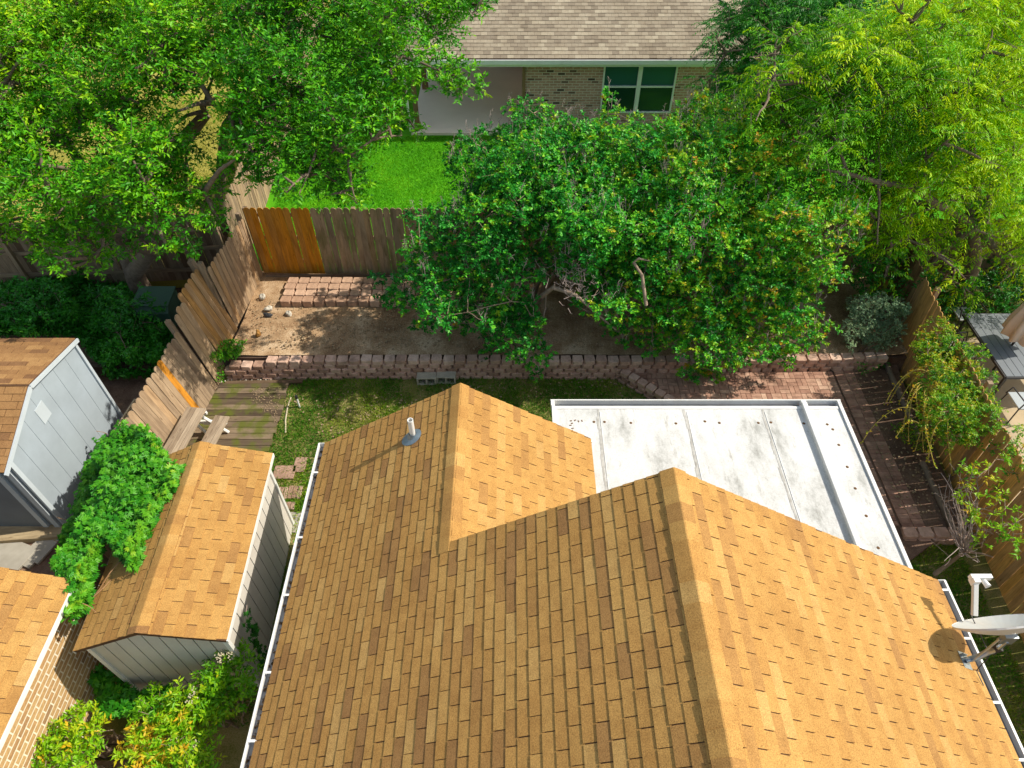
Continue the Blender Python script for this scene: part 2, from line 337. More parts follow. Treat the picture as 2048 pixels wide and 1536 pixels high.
# ------------------------------------------------------------------ terrain
def sheet(name, pts, m, z=None):
    mb = MB(); mb.poly([(p[0], p[1], p[2] if len(p) > 2 else z) for p in pts]); return structure(obj(name, mb, m))
def slab(name, poly, z0, z1, m):
    mb = MB(); mb.flat(poly, z0, z1); return structure(obj(name, mb, m))
sheet('ground', [(-150, -80, 0), (150, -80, 0), (150, 250, 0), (-150, 250, 0)], m_gcov)
def grid_sheet(name, x0, x1, y0, y1, z, m, amp=.02, step=.12, cut=None):
    nx, ny = int((x1-x0)/step)+1, int((y1-y0)/step)+1
    X = np.linspace(x0, x1, nx); Y_ = np.linspace(y0, y1, ny)
    ph = RNG.random(8)*6
    def h(x, y): return amp*(math.sin(1.7*x+ph[0]) * math.cos(2.1*y+ph[1]) + .6*math.sin(4.3*x+ph[2]+1.3*y) + .5*math.cos(5.1*y-2*x+ph[3]) + .35*random.uniform(-1, 1))
    mb = MB(); mb.v = [(x, y, z+h(x, y)) for y in Y_ for x in X]
    for j in range(ny-1):
        for i in range(nx-1):
            mb.f.append((j*nx+i, j*nx+i+1, (j+1)*nx+i+1, (j+1)*nx+i)); mb.t.append(.5)
    mb.uv = [(0, 0)]*(4*len(mb.f))
    return structure(obj(name, mb, m, smooth=True))
grid_sheet('lawn', -6.1, 8.2, -7, 10.15, .03, m_lawnbase, .012)
grid_sheet('planting_bed', -5.95, 8.35, 10.15, 12.95, .46, m_soil, .018)
slab('bed_fill', [(-5.98, 10.13), (8.38, 10.13), (8.38, 13.0), (-5.98, 13.0)], 0, .40, m_soild)
slab('back_lawn', [(-6.6, 12.99), (40, 12.99), (40, 60), (-9, 60)], 0, .45, m_backlawn)
slab('neighbour_dry_lawn', [(-40, 12.9), (-6.62, 12.9), (-9.02, 60), (-40, 60)], 0, .43, m_drylawn)
grid_sheet('side_yard', -20, -6.05, 3, 12.88, .03, m_soild, .015, .3)

# ------------------------------------------------------------------ shingled slopes
def shingles(P0, along, up, length, width, rows_clip=None, expo=.128, tab=.305, th=.0105, seed=1, tmean=.5, tvar=.2, gap=.010):
    """P0 eave corner, along = unit vector along the eave, up = unit vector up the slope"""
    rr = random.Random(seed); along = Vector(along).normalized(); up = Vector(up).normalized(); n = along.cross(up)
    if n.z < 0: n = -n
    mb = MB(); P0 = Vector(P0); nrow = int(math.ceil(width/expo)); shift = 0
    for r in range(nrow):
        v0 = r*expo; v1 = min(v0+expo+.012, width); a0, a1 = (0, length) if rows_clip is None else rows_clip(v0)
        shift = (r % 2)*tab/2 + rr.uniform(-.012, .012) + tab*.13*(r//9 % 3)
        k = int(math.floor((a0-shift)/tab)); tone = None; run = 0; wig = rr.uniform(-.003, .003)
        while True:
            s0 = shift + k*tab; s1 = s0 + tab
            if s0 >= a1: break
            k += 1; g = gap*rr.uniform(.6, 1.3)
            b0, b1 = max(s0+g/2, a0), min(s1-g/2, a1)
            if run <= 0:
                q = rr.random(); tone = tmean + rr.gauss(0, tvar*.45)
                if q < .13: tone = tmean + tvar*1.45
                elif q < .27: tone = tmean - tvar*1.35
                run = rr.choice((1, 1, 2))
            run -= 1
            if b1-b0 < .02: continue
            jj = rr.uniform(-.002, .002); t_ = th*rr.uniform(.8, 1.25)
            A = P0 + along*b0 + up*(v0+wig+jj) + n*t_; B_ = P0 + along*b1 + up*(v0+wig+jj+rr.uniform(-.001, .001)) + n*t_
            C = P0 + along*b1 + up*v1 + n*.001; D = P0 + along*b0 + up*v1 + n*.001
            tt = min(1, max(0, tone + rr.gauss(0, .03)))
            mb.poly([A, B_, C, D], tt)
            lo = -n*(t_-.0005)
            mb.poly([A+lo, B_+lo, B_, A], tt*.6); mb.poly([A+lo, A, D], tt*.6); mb.poly([B_, B_+lo, C], tt*.6)
    return mb
def ridgecaps(A, B, uL, uR, expo=.20, w=.15, seed=3, tmean=.5):
    """cap shingles from A to B over the ridge; uL, uR unit vectors down each slope"""
    rr = random.Random(seed); A = Vector(A); B = Vector(B); d = (B-A); n = int(d.length/expo); d.normalize(); mb = MB()
    up = Vector((0, 0, 1))
    for i in range(n+1):
        s0 = i*expo; s1 = min(s0+expo+.03, (B-A).length)
        if s1-s0 < .03: break
        ts = []; t = tmean + rr.gauss(0, .17)
        for s_, h in ((s0, .020), (s1, .008)):
            c = A + d*s_ + up*(h-.004)
            row = [c+uL*w+up*.004, c+uL*w*.5+up*.003, c+uL*w*.05-up*.0, c+uR*w*.05, c+uR*w*.5+up*.003, c+uR*w+up*.004]
            ts.append(row)
        for k in range(5): mb.poly([ts[0][k], ts[1][k], ts[1][k+1], ts[0][k+1]], t)
        for k in range(5): mb.poly([ts[0][k+1], ts[0][k+1]-up*.012, ts[0][k]-up*.012, ts[0][k]], t*.7)
        mb.poly([ts[0][0], ts[1][0], ts[1][0]-up*.012, ts[0][0]-up*.012], t*.5); mb.poly([ts[1][5], ts[0][5], ts[0][5]-up*.012, ts[1][5]-up*.012], t*.5)
    return mb

# ------------------------------------------------------------------ main house
AX, AY, AZ = 1.606, 3.975, 5.033      # north end of the main ridge
SLM, SRM = .623, .642                  # slopes left / right
EX, EZ = 5.32, 2.65                    # right eave
GX = -2.88; GZ = AZ - SLM*(AX-GX)      # left eave
YS = -6.0                              # south end of the house
WX, WZ, WY = -.72, AZ - SLM*(AX+.72), 6.45   # wing ridge x, z, north end
W2X = 1.20; W2Z = 2.36                 # wing right eave
uLm = Vector((-1, 0, -SLM)).normalized(); uRm = Vector((1, 0, -SRM)).normalized(); SW = (WZ-W2Z)/(W2X-WX); uRw = Vector((1, 0, -SW)).normalized()
house = thing('house', 'large foreground house under a tan shingle roof with two gables and white gutters', 'house', (1.2, 0, 0))
def slope(name, P0, along, up, length, width, seed, mat, th0=.09, parent=house, tm=.5, tv=.2, clip=None, **k):
    o = part(name, shingles(P0, along, up, length, width, clip, seed=seed, tmean=tm, tvar=tv, **k), mat, parent)
    return o
def decking(quads, parent, th=.10, m=None, name='roof_deck'):
    mb = MB()
    for q in quads:
        a, b, c, d = [Vector(p) for p in q]; n = (b-a).cross(c-a).normalized()
        if n.z < 0: n = -n
        top = [p - n*.001 for p in (a, b, c, d)]; bot = [p - n*th for p in (a, b, c, d)]
        mb.poly(top); mb.poly(bot[::-1])
        for i in range(4): j = (i+1) % 4; mb.poly([top[j], top[i], bot[i], bot[j]])
    return part(name, mb, m or m_under, parent)
L_ml = math.hypot(AX-GX, AZ-GZ); L_wl = math.hypot(WX-GX, WZ-GZ)
slope('left_roof_slope', (GX, YS, GZ), (0, 1, 0), -uLm, WY-YS, L_ml-.05, 5, m_roof, tm=.52, tv=.18,
      clip=lambda v: (0, (WY-YS) if v < L_wl-.06 else (AY-YS)))
slope('right_roof_slope', (EX, YS, EZ), (0, 1, 0), -uRm, AY-YS, math.hypot(EX-AX, AZ-EZ)-.05, 6, m_roof, tm=.56, tv=.16)
slope('wing_roof_slope', (W2X, AY-1.2, W2Z), (0, 1, 0), -uRw, WY-AY+1.2, math.hypot(W2X-WX, WZ-W2Z)-.04, 7, m_roof, tm=.56, tv=.16,
      clip=lambda v: (max(0, 0), WY-AY+1.2))
MEET = AY   # the wing's right slope runs in under the main gable's overhang
decking([((GX, YS, GZ), (GX, AY, GZ), (AX, AY, AZ), (AX, YS, AZ)), ((EX, YS, EZ), (EX, AY, EZ), (AX, AY, AZ), (AX, YS, AZ))], house)
decking([((GX, AY, GZ), (GX, WY, GZ), (WX, WY, WZ), (WX, AY, WZ)), ((W2X, AY-1.0, W2Z), (W2X, WY, W2Z), (WX, WY, WZ), (WX, AY-1.0, WZ))], house)
part('ridge_cap', ridgecaps((AX, AY, AZ+.012), (AX, YS, AZ+.012), uLm, uRm, .2, .155, 3, .5), m_roof, house)
part('ridge_cap', ridgecaps((WX, WY, WZ+.012), (WX, AY-.12, WZ+.012), uLm, uRw, .2, .145, 4, .52), m_roof, house)
# walls (stand back under the eaves) with gable ends
mb = MB()
def gable(mb, x0, z0, xr, zr, x1, z1, y, ya):
    mb.prism([(x0, 0), (x1, 0), (x1, z1), (xr, zr), (x0, z0)], abs(ya-y), (0, (y+ya)/2, 0))
gable(mb, GX+.35, GZ-.12+.35*SLM, AX, AZ-.12, EX-.45, EZ-.12+.45*SRM, YS+.3, AY-.25)
gable(mb, GX+.35, GZ-.12+.35*SLM, WX, WZ-.12, W2X-.08, W2Z-.1, AY-.24, WY-.3)
part('wall', mb, m_siding, house)
# fascia / barge boards on the gable rakes
mb = MB()
def rake(mb, p, q, y, w=.13, t=.02):
    p = Vector(p); q = Vector(q); d = (q-p); L = d.length; ang = math.atan2(d.z, d.x)
    mb.box(((p.x+q.x)/2, y, (p.z+q.z)/2 - w/2 - .012), (L, t, w), Matrix.Rotation(-ang, 3, 'Y'))
for a_ in (((AX, 0, AZ-.03), (EX, 0, EZ-.03), AY-.03), ((GX+.02, 0, GZ-.03), (WX, 0, WZ-.03), WY-.03), ((WX, 0, WZ-.03), (W2X, 0, W2Z-.03), WY-.03), ((WX+.1, 0, WZ+.03), (AX, 0, AZ-.03), AY-.03)):
    mb = MB(); rake(mb, *a_); part('barge_board', mb, m_white, house)
def gutter(name, x, z, y0, y1, side, root, straps=()):
    """channel of 11 cm width on side -1 (left) or +1 (right) of the eave"""
    g = MB(); t = .004; wd = .105; L = y1-y0; yc = (y0+y1)/2
    g.box((x+side*wd, yc, z-.045), (.012, L, .10)); g.box((x+side*(wd-.004), yc, z+.007), (.026, L, .008))
    g.box((x+side*(wd/2), y1+.004, z-.045), (wd+.012, .008, .10)); g.box((x+side*(wd/2), y0-.004, z-.045), (wd+.012, .008, .10))
    o = part(name, g, m_white, root)
    g = MB(); g.box((x+side*wd/2, yc, z-.092), (wd-.014, L-.001, .006)); g.box((x+side*.004, yc, z-.05), (.005, L-.002, .08))
    sub('trough', g, m_gutterin, root, o)
    for ys in straps:
        g = MB(); g.box((x+side*wd*.42, ys, z+.016), (wd*1.05, .028, .004)); sub('strap', g, m_white, root, o)
    return o
gutter('gutter', GX+.01, GZ-.01, YS, WY, -1, house, [at(625, 945, GZ).y, at(600, 1075, GZ).y, at(577, 1190, GZ).y, at(540, 1345, GZ).y, at(508, 1482, GZ).y, 1.0])
gutter('gutter', EX-.005, EZ-.01, YS, AY, 1, house, [at(1885, 1180, EZ).y, at(1920, 1277, EZ).y, at(1975, 1405, EZ).y, at(2022, 1520, EZ).y, 1.2])
# fallen leaf litter inside the left gutter
mb = MB()
for i in range(130):
    y = random.uniform(2, WY-.1); s_ = random.uniform(.01, .03)
    mb.box((GX-.045+random.uniform(-.03, .03), y, GZ-.085), (s_, s_*1.6, .006), Rz(random.random()*3), random.random())
lit = part('leaf_litter', mb, m_timber, house); lit['kind'] = 'stuff'
# vent pipe with lead boot
vx, vy = -1.36, 5.815; vz = AZ - SLM*(AX-vx)
mb = MB()
seg = 20; rings = [(.040, -.03), (.040, .38), (.032, .38), (.032, .15)]
for i in range(len(rings)-1):
    for k in range(seg):
        a0, a1 = 2*math.pi*k/seg, 2*math.pi*(k+1)/seg; (r0, h0), (r1, h1) = rings[i], rings[i+1]
        mb.poly([(vx+r0*math.cos(a0), vy+r0*math.sin(a0), vz+h0), (vx+r0*math.cos(a1), vy+r0*math.sin(a1), vz+h0), (vx+r1*math.cos(a1), vy+r1*math.sin(a1), vz+h1), (vx+r1*math.cos(a0), vy+r1*math.sin(a0), vz+h1)])
vp = part('vent_pipe', mb, m_white, house, smooth=False)
mb = MB(); nR = Vector((-SLM, 0, 1)).normalized(); base = Vector((vx, vy, vz))
fl = []
for k in range(16):
    a = 2*math.pi*k/16; r = .15 if math.cos(a) > -.2 else .19
    fl.append(base + (-uLm)*math.cos(a)*r + Vector((0, 1, 0))*math.sin(a)*.13 + nR*.014)
cone = [base + (-uLm)*math.cos(2*math.pi*k/16)*.075 + Vector((0, 1, 0))*math.sin(2*math.pi*k/16)*.07 + nR*.035 for k in range(16)]
con2 = [Vector((vx+.054*math.cos(2*math.pi*k/16), vy+.054*math.sin(2*math.pi*k/16), vz+.10)) for k in range(16)]
for k in range(16):
    j = (k+1) % 16; mb.poly([fl[k], fl[j], cone[j], cone[k]]); mb.poly([cone[k], cone[j], con2[j], con2[k]])
sub('flashing', mb, m_lead, house, vp, smooth=True)

# ------------------------------------------------------------------ satellite dish on the right eave
dish = thing('satellite_dish', 'white satellite dish on a bent mast at the right eave of the tan roof', 'satellite dish', (5.18, 3.0, 2.74))
mb = MB()
u_ = Vector((.99, .14, .03)).normalized(); nn = Vector((-.12, .88, .47)); nn = (nn - u_*nn.dot(u_)).normalized(); v_ = nn.cross(u_)
cD = Vector((5.36, 3.13, 3.37)); RU, RV, DEP = .52, .43, .12
nr, ns = 8, 36; rows = []
for i in range(nr+1):
    q = i/nr; rows.append([cD + u_*(RU*q*math.cos(2*math.pi*k/ns)) + v_*(RV*q*math.sin(2*math.pi*k/ns)) - nn*(DEP*(1-q*q)) for k in range(ns)])
for off, rev in ((0, False), (.010, True)):
    for i in range(nr):
        for k in range(ns):
            j = (k+1) % ns; q = [rows[i][k], rows[i+1][k], rows[i+1][j], rows[i][j]]
            q = [p - nn*off for p in q]; mb.poly(q[::-1] if rev else q)
for k in range(ns):
    j = (k+1) % ns; mb.poly([rows[nr][k]+nn*.004, rows[nr][k]-nn*.016, rows[nr][j]-nn*.016, rows[nr][j]+nn*.004])
part('reflector', mb, m_dishm, dish, smooth=True)
mb = MB(); foot = Vector((5.14, 2.93, EZ+.2)); foot.z = AZ-SRM*(foot.x-AX)+.02
tp = Vector((5.40, 2.97, 3.02))
mb.tube([foot, foot.lerp(tp, .35)+Vector((.03, 0, -.03)), foot.lerp(tp, .7), tp], [.03, .034, .034, .036], 16)
part('mast', mb, m_metal, dish, smooth=True)
mb = MB(); mb.tube([tp-Vector((.04, 0, .06)), tp+Vector((.02, .0, .03))], .042, 16); part('mast_clamp', mb, m_black, dish)
mb = MB(); Rm = Matrix.Rotation(math.atan(SRM), 3, 'Y'); mb.box(foot-Vector((0, 0, .008)), (.15, .19, .008), Rm); mb.box(foot+Vector((-.02, 0, .04)), (.10, .008, .09), Rm); mb.box(foot+Vector((-.02, .05, .03)), (.09, .008, .06), Rm)
part('foot_plate', mb, m_metal, dish)
mb = MB(); back = cD - nn*(DEP+.02); mb.box(back-Vector((0, .03, .03)), (.14, .06, .16)); mb.tube([tp-Vector((0, 0, .02)), back-Vector((0, .04, .06))], .028, 10)
mb.tube([foot+Vector((.05, -.02, .03)), back-Vector((.08, .03, .04))], .012, 8)
part('bracket', mb, m_metal, dish)
feed = Vector((5.27, 3.60, 3.36)); root_ = cD - v_*RV*.55 - nn*.06; root_ = Vector((5.24, 3.30, 3.13))
mb = MB(); d = feed-root_; Rr = d.to_track_quat('Y', 'Z').to_matrix(); mb.box((root_+feed)/2, (.055, d.length, .05), Rr); part('feed_arm', mb, m_dishm, dish, bevel=.006)
mb = MB(); mb.box(feed+Vector((.07, .045, .02)), (.24, .05, .07)); mb.box(feed+Vector((0, .01, 0)), (.075, .08, .10))
mb.tube([feed+Vector((.10, .03, .0)), feed+Vector((.12, -.06, .0))], [.026, .034], 12)
part('feed_horn', mb, m_white, dish, bevel=.004)
mb = MB(); mb.tube([feed+Vector((0, -.02, -.06)), root_+Vector((0, .05, -.05)), foot+Vector((.2, .0, .15)), foot+Vector((.1, -.1, -.04)), foot+Vector((.13, -.25, -.08))], .006, 6); part('cable', mb, m_black, dish)

# ------------------------------------------------------------------ patio cover
pc = thing('patio_cover', 'flat white metal patio cover with rear gutter behind the tan roof', 'patio cover', (3, 5.5, 0))
PZ = 2.16
c0 = at(1100, 798, PZ); c1 = at(1678, 802, PZ); c2 = at(1820, 1140, PZ)
xL, xR, yB = c0.x, (c1.x + c2.x)/2, c1.y
yF = 3.3
mb = MB(); mb.box(((xL+xR)/2, (yB-.13+yF)/2, PZ-.035), (xR-xL-.1, yB-.13-yF, .05)); part('roof_panel', mb, m_panelw, pc)
mb = MB()
mb.box((xR-.02, (yB+yF)/2, PZ-.04), (.05, yB-yF, .13)); mb.box((xL+.03, (yB+yF)/2, PZ-.04), (.05, yB-yF, .13))
mb.box(((xL+xR)/2, yB-.14, PZ-.02), (xR-xL-.12, .05, .045))
part('edge_frame', mb, m_white, pc)
mb = MB(); mb.box(((xL+xR)/2, yB, PZ-.03), (xR-xL+.02, .02, .12)); mb.box((xR-.004, yB-.065, PZ-.03), (.015, .11, .12)); mb.box((xL+.004, yB-.065, PZ-.03), (.015, .11, .12))
g = part('gutter', mb, m_white, pc)
mb = MB(); mb.box(((xL+xR)/2, yB-.066, PZ-.085), (xR-xL-.03, .10, .008)); mb.box(((xL+xR)/2, yB-.114, PZ-.04), (xR-xL-.14, .006, .05)); sub('trough', mb, m_gutterin, pc, g)
# downspout lying on the cover
d0 = at(1606, 806, PZ+.06); d1 = at(1722, 1098, PZ+.06)
mb = MB(); dx = d0.x
mb.box((dx, (yB-.02+yF)/2-.03, PZ+.055), (.085, yB-.10-yF, .06)); mb.box((dx, yB-.05, PZ+.02), (.085, .06, .10), Matrix.Rotation(.3, 3, 'X'))
part('downspout', mb, m_white, pc, bevel=.012)
# seams and screws
for px0, px1 in (((1192, 815), (1205, 925)), ((1365, 815), (1385, 945)), ((1520, 815), (1600, 1050))):
    xs = at(px0[0], px0[1], PZ).x
    mb = MB(); y = yF
    while y < yB-.2:
        y2 = min(y+.25, yB-.18); a = random.uniform(-.012, .012); wd = random.uniform(.02, .05)
        mb.poly([(xs-wd/2+a, y, PZ-.0065), (xs+wd/2+a, y, PZ-.0065), (xs+wd/2+a+random.uniform(-.01, .01), y2, PZ-.0065), (xs-wd/2+a, y2, PZ-.0065)]); y = y2
    part('seam_strip', mb, m_seam, pc)
    mb = MB(); mb.box((xs+.038, (yB-.2+yF)/2, PZ-.006), (.006, yB-.25-yF, .008)); part('seam_rib', mb, m_white, pc)
mb = MB()
for q in [(1207, 843), (1186, 843), (1260, 845), (1408, 842), (1350, 846), (1437, 845), (1515, 845), (1540, 844), (1653, 848), (1664, 858), (1676, 889), (1693, 933), (1709, 976), (1731, 1031), (1755, 1095), (1606, 846)]:
    p = at(q[0], q[1], PZ); n = 10; mb = MB(); mb.tube([(p.x, p.y, PZ-.012), (p.x, p.y, PZ-.002)], [.026, .016], 10, random.random()); part('screw', mb, m_rust, pc)
for q in [(1140, 841), (1148, 840), (1155, 842), (1162, 841), (1142, 846), (1139, 850), (1143, 856), (1143, 861)]:
    p = at(q[0], q[1], PZ); mb = MB(); mb.box((p.x, p.y, PZ-.009), (.035, .02, .006), Rz(random.random()*3), random.random()); part('rust_patch', mb, m_rust, pc)
for x in (xL+.15, (xL+xR)/2, xR-.15):
    mb = MB(); mb.box((x, yB-.3, (PZ-.08)/2), (.09, .09, PZ-.08)); part('post', mb, m_white, pc)

# ------------------------------------------------------------------ small garden shed with creeper
shed = thing('garden_shed', 'small pale grooved-board shed with tan shingle roof under creeper', 'shed', (-4.75, 4.9, 0), math.radians(2.2))
def rp(name, mb, m, **k):                        # part in the shed's own axes
    o = obj(name, mb, m, None, **k); o.parent = shed; return o
ya, yb = -1.47, 1.50; rx, rzz = .05, 2.32; lx, lz = -.93, 1.84; ex, ez = 1.06, 1.99
ul = Vector((lx-rx, 0, lz-rzz)).normalized(); ur = Vector((ex-rx, 0, ez-rzz)).normalized()
rp('left_roof_slope', shingles((lx, ya, lz), (0, 1, 0), -ul, yb-ya, math.hypot(lx-rx, lz-rzz)-.03, seed=21, tmean=.55, tvar=.17), m_roof)
rp('right_roof_slope', shingles((ex, ya, ez), (0, 1, 0), -ur, yb-ya, math.hypot(ex-rx, ez-rzz)-.03, seed=22, tmean=.58, tvar=.18), m_roof)
rp('ridge_cap', ridgecaps((rx, yb, rzz+.012), (rx, ya, rzz+.012), ul, ur, .16, .14, 9, .6), m_roof)
mb = MB()
for q in (((lx, ya, lz), (lx, yb, lz), (rx, yb, rzz), (rx, ya, rzz)), ((ex, ya, ez), (ex, yb, ez), (rx, yb, rzz), (rx, ya, rzz))):
    a, b, c, d = [Vector(p) for p in q]; n = (b-a).cross(c-a).normalized(); n = -n if n.z < 0 else n
    top = [p-n*.001 for p in (a, b, c, d)]; bot = [p-n*.05 for p in (a, b, c, d)]; mb.poly(top); mb.poly(bot[::-1])
    for i in range(4): j = (i+1) % 4; mb.poly([top[j], top[i], bot[i], bot[j]])
rp('roof_deck', mb, m_under)
sx0, sx1, sy0, sy1 = -.84, .93, ya+.13, yb-.13
def roofz(x): return (lz + (x-lx)*(rzz-lz)/(rx-lx) if x < rx else ez + (ex-x)*(rzz-ez)/(ex-rx)) - .055
mb = MB()      # core, then proud boards separated by dark grooves
mb.prism([(sx0, .02), (sx1, .02), (sx1, roofz(sx1)), (rx, roofz(rx)), (sx0, roofz(sx0))], sy1-sy0, (0, (sy0+sy1)/2, 0)); rp('wall_core', mb, m_groove)
mb = MB(); nb = 9
for i in range(nb):
    x0 = sx0+(sx1-sx0)*i/nb+.008; x1 = sx0+(sx1-sx0)*(i+1)/nb-.008; top = [(x1, roofz(x1)), (x0, roofz(x0))]
    if x0 < rx < x1: top = [(x1, roofz(x1)), (rx, roofz(rx)), (x0, roofz(x0))]
    for yy in (sy0-.008, sy1+.008): mb.prism([(x0, .03), (x1, .03)]+top, .014, (0, yy, 0), None, random.random())
nb = 13
for i in range(nb):
    y0 = sy0+(sy1-sy0)*i/nb+.008; y1 = sy0+(sy1-sy0)*(i+1)/nb-.008
    mb.box((sx1+.008, (y0+y1)/2, roofz(sx1)/2+.01), (.014, y1-y0, roofz(sx1)-.03)); mb.box((sx0-.008, (y0+y1)/2, roofz(sx0)/2+.01), (.014, y1-y0, roofz(sx0)-.03))
rp('wall', mb, m_siding)
mb = MB()
mb.box((ex+.004, (ya+yb)/2, ez-.035), (.016, yb-ya, .07)); mb.box((lx-.004, (ya+yb)/2, lz-.035), (.016, yb-ya, .07))
rp('trim', mb, m_white)
for xx, yy in ((sx0-.012, sy0-.012), (sx1+.012, sy0-.012), (sx1+.012, sy1+.012)):
    mb = MB(); mb.box((xx, yy, roofz(xx)/2), (.06, .06, roofz(min(max(xx, sx0), sx1))-.01)); rp('corner_trim', mb, m_white)

# ------------------------------------------------------------------ blue-grey shed on the left
GXW = -7.8
gs = thing('gable_shed', 'blue-grey panel shed with brown shingle roof and shadowed gable wall', 'shed', (-9.2, 7.5, 0))
def gx(px, py):
    r = _ray(px, py); t = GXW/r[0]; return r[1]*t, CAMH+r[2]*t
(yk, zk), (yr, zr), (yf, zf) = gx(145, 677), gx(50, 770), gx(2, 945)
# the ridge sits midway; the far slope is shorter
mb = MB(); XB = -11.2
def yz_prism(mb, poly, x0, x1):
    k = len(poly); lc = [(x0, p[0], p[1]) for p in poly]+[(x1, p[0], p[1]) for p in poly]
    fs = [tuple(range(k)), tuple(range(2*k-1, k-1, -1))]+[((i+1) % k, i, k+i, k+(i+1) % k) for i in range(k)]
    mb.hull(lc, fs, (0, 0, 0), None, .5, 2)
yz_prism(mb, [(yf+.18, .02), (yk-.05, .02), (yk-.05, zk-.06), (yr, zr-.06), (yf+.18, zf-.06+.18*(zr-zf)/(yr-yf))], GXW-.02, XB)
part('wall', mb, m_greywall, gs)
mb = MB()      # panel joints
for i in range(1, 7):
    yy = yf+.18+(yk-.23-yf)*i/7; zt = (zf+(yy-yf)*(zr-zf)/(yr-yf) if yy < yr else zk+(yk-yy)*(zr-zk)/(yk-yr))-.1
    mb.box((GXW-.0193, yy, zt/2), (.003, .004, zt-.05))
part('panel_joint', mb, m_slate, gs)
mb = MB(); mb.box((GXW-.017, yr-.05, zr-.62), (.012, .24, .34)); part('vent_cover', mb, m_greytrim, gs)
def ang_board(mb, y0, z0, y1, z1, w=.07, x=GXW+.0):
    d = math.atan2(z1-z0, y1-y0); L = math.hypot(y1-y0, z1-z0)
    mb.box((x, (y0+y1)/2, (z0+z1)/2-.035), (.03, L, w), Matrix.Rotation(d, 3, 'X'))
mb = MB(); ang_board(mb, yr, zr-.02, yk+.02, zk-.02, x=GXW+.045); ang_board(mb, yf-.02, zf-.02, yr, zr-.02, x=GXW+.045)
mb.box((GXW+.002, yk-.05, zk/2-.05), (.03, .06, zk-.1)); mb.box((GXW+.002, yf+.2, zf/2), (.035, .08, zf-.02))
part('trim', mb, m_greytrim, gs)
u1 = Vector((0, yf-yr, zf-zr)).normalized(); u2 = Vector((0, yk-yr, zk-zr)).normalized()
part('front_roof_slope', shingles((XB, yf, zf), (1, 0, 0), -u1, GXW+.03-XB, math.hypot(yf-yr, zf-zr)-.02, seed=31, tmean=.6, tvar=.25), m_brownroof, gs)
part('rear_roof_slope', shingles((XB, yk, zk), (1, 0, 0), -u2, GXW+.03-XB, math.hypot(yk-yr, zk-zr)-.02, seed=32, tmean=.5, tvar=.25), m_brownroof, gs)
decking([((XB, yf, zf), (GXW+.03, yf, zf), (GXW+.03, yr, zr), (XB, yr, zr)), ((XB, yk, zk), (GXW+.03, yk, zk), (GXW+.03, yr, zr), (XB, yr, zr))], gs, .05)
mb = MB(); mb.box((GXW-.75, yf+.165, 1.0), (.8, .03, 1.7)); dr = part('door', mb, m_slate, gs)
mb = MB(); mb.box((GXW-1.03, yf+.142, 1.0), (.06, .02, .1)); sub('handle', mb, m_black, gs, dr)
mb = MB()
for xx in (GXW-.10, GXW-.30, GXW-1.2): mb.box((xx, yf+.155, 1.0), (.09, .045, 1.86))
mb.box((GXW-.7, yf+.155, 1.92), (1.2, .045, .09)); part('door_frame', mb, m_greytrim, gs)

# ------------------------------------------------------------------ brick house at the lower left
LEX, LEZ, LEY = -5.80, 2.18, 4.22
lh = thing('brick_house', 'brown brick house with tan shingle roof at the lower left corner', 'house', (-9, 0, 0))
ur = Vector((1, 0, -.42)).normalized(); LW = 4.2
part('roof_slope', shingles((LEX, -6, LEZ), (0, 1, 0), -ur, LEY+6, LW, seed=41, tmean=.60, tvar=.18), m_roof, lh)
P = Vector((LEX, -6, LEZ)); Q = P-ur*LW
decking([(P, P+Vector((0, LEY+6, 0)), Q+Vector((0, LEY+6, 0)), Q)], lh, .06)
mb = MB(); wx = -6.06; y0, y1, zt = -6, LEY-.15, LEZ+.02
mb.poly([(wx, y0, 0), (wx, y1, 0), (wx, y1, zt), (wx, y0, zt)], .5, [(0, 0), (y1-y0, 0), (y1-y0, zt), (0, zt)])
mb.poly([(wx, y1, 0), (wx-3.5, y1, 0), (wx-3.5, y1, zt+1.4), (wx, y1, zt)], .5, [(0, 0), (3.5, 0), (3.5, zt+1.4), (0, zt)])
mb.poly([(wx-3.5, y1, 0), (wx-3.5, y0, 0), (wx-3.5, y0, zt+1.4), (wx-3.5, y1, zt+1.4)]); mb.poly([(wx-3.5, y0, 0), (wx, y0, 0), (wx, y0, zt), (wx-3.5, y0, zt+1.4)])
part('wall', mb, m_brickleft, lh)
mb = MB(); mb.box((LEX+.01, (LEY-6)/2, LEZ-.035), (.022, LEY+6, .07)); mb.box(((LEX+wx)/2, (LEY-6)/2, LEZ-.055), (abs(LEX-wx), LEY+5.9, .02)); part('fascia', mb, m_white, lh)
mb = MB(); mb.tube([(wx+.03, 2.6, 1.9), (wx+.03, 1.9, 1.86), (wx+.05, 1.2, 1.72), (wx+.04, .4, 1.66), (wx+.03, -.5, 1.6)], .012, 6); mb.tube([(wx+.025, 2.3, 2.0), (wx+.03, 1.2, 1.93), (wx+.03, 0, 1.9)], .009, 6)
part('cable', mb, m_black, lh)

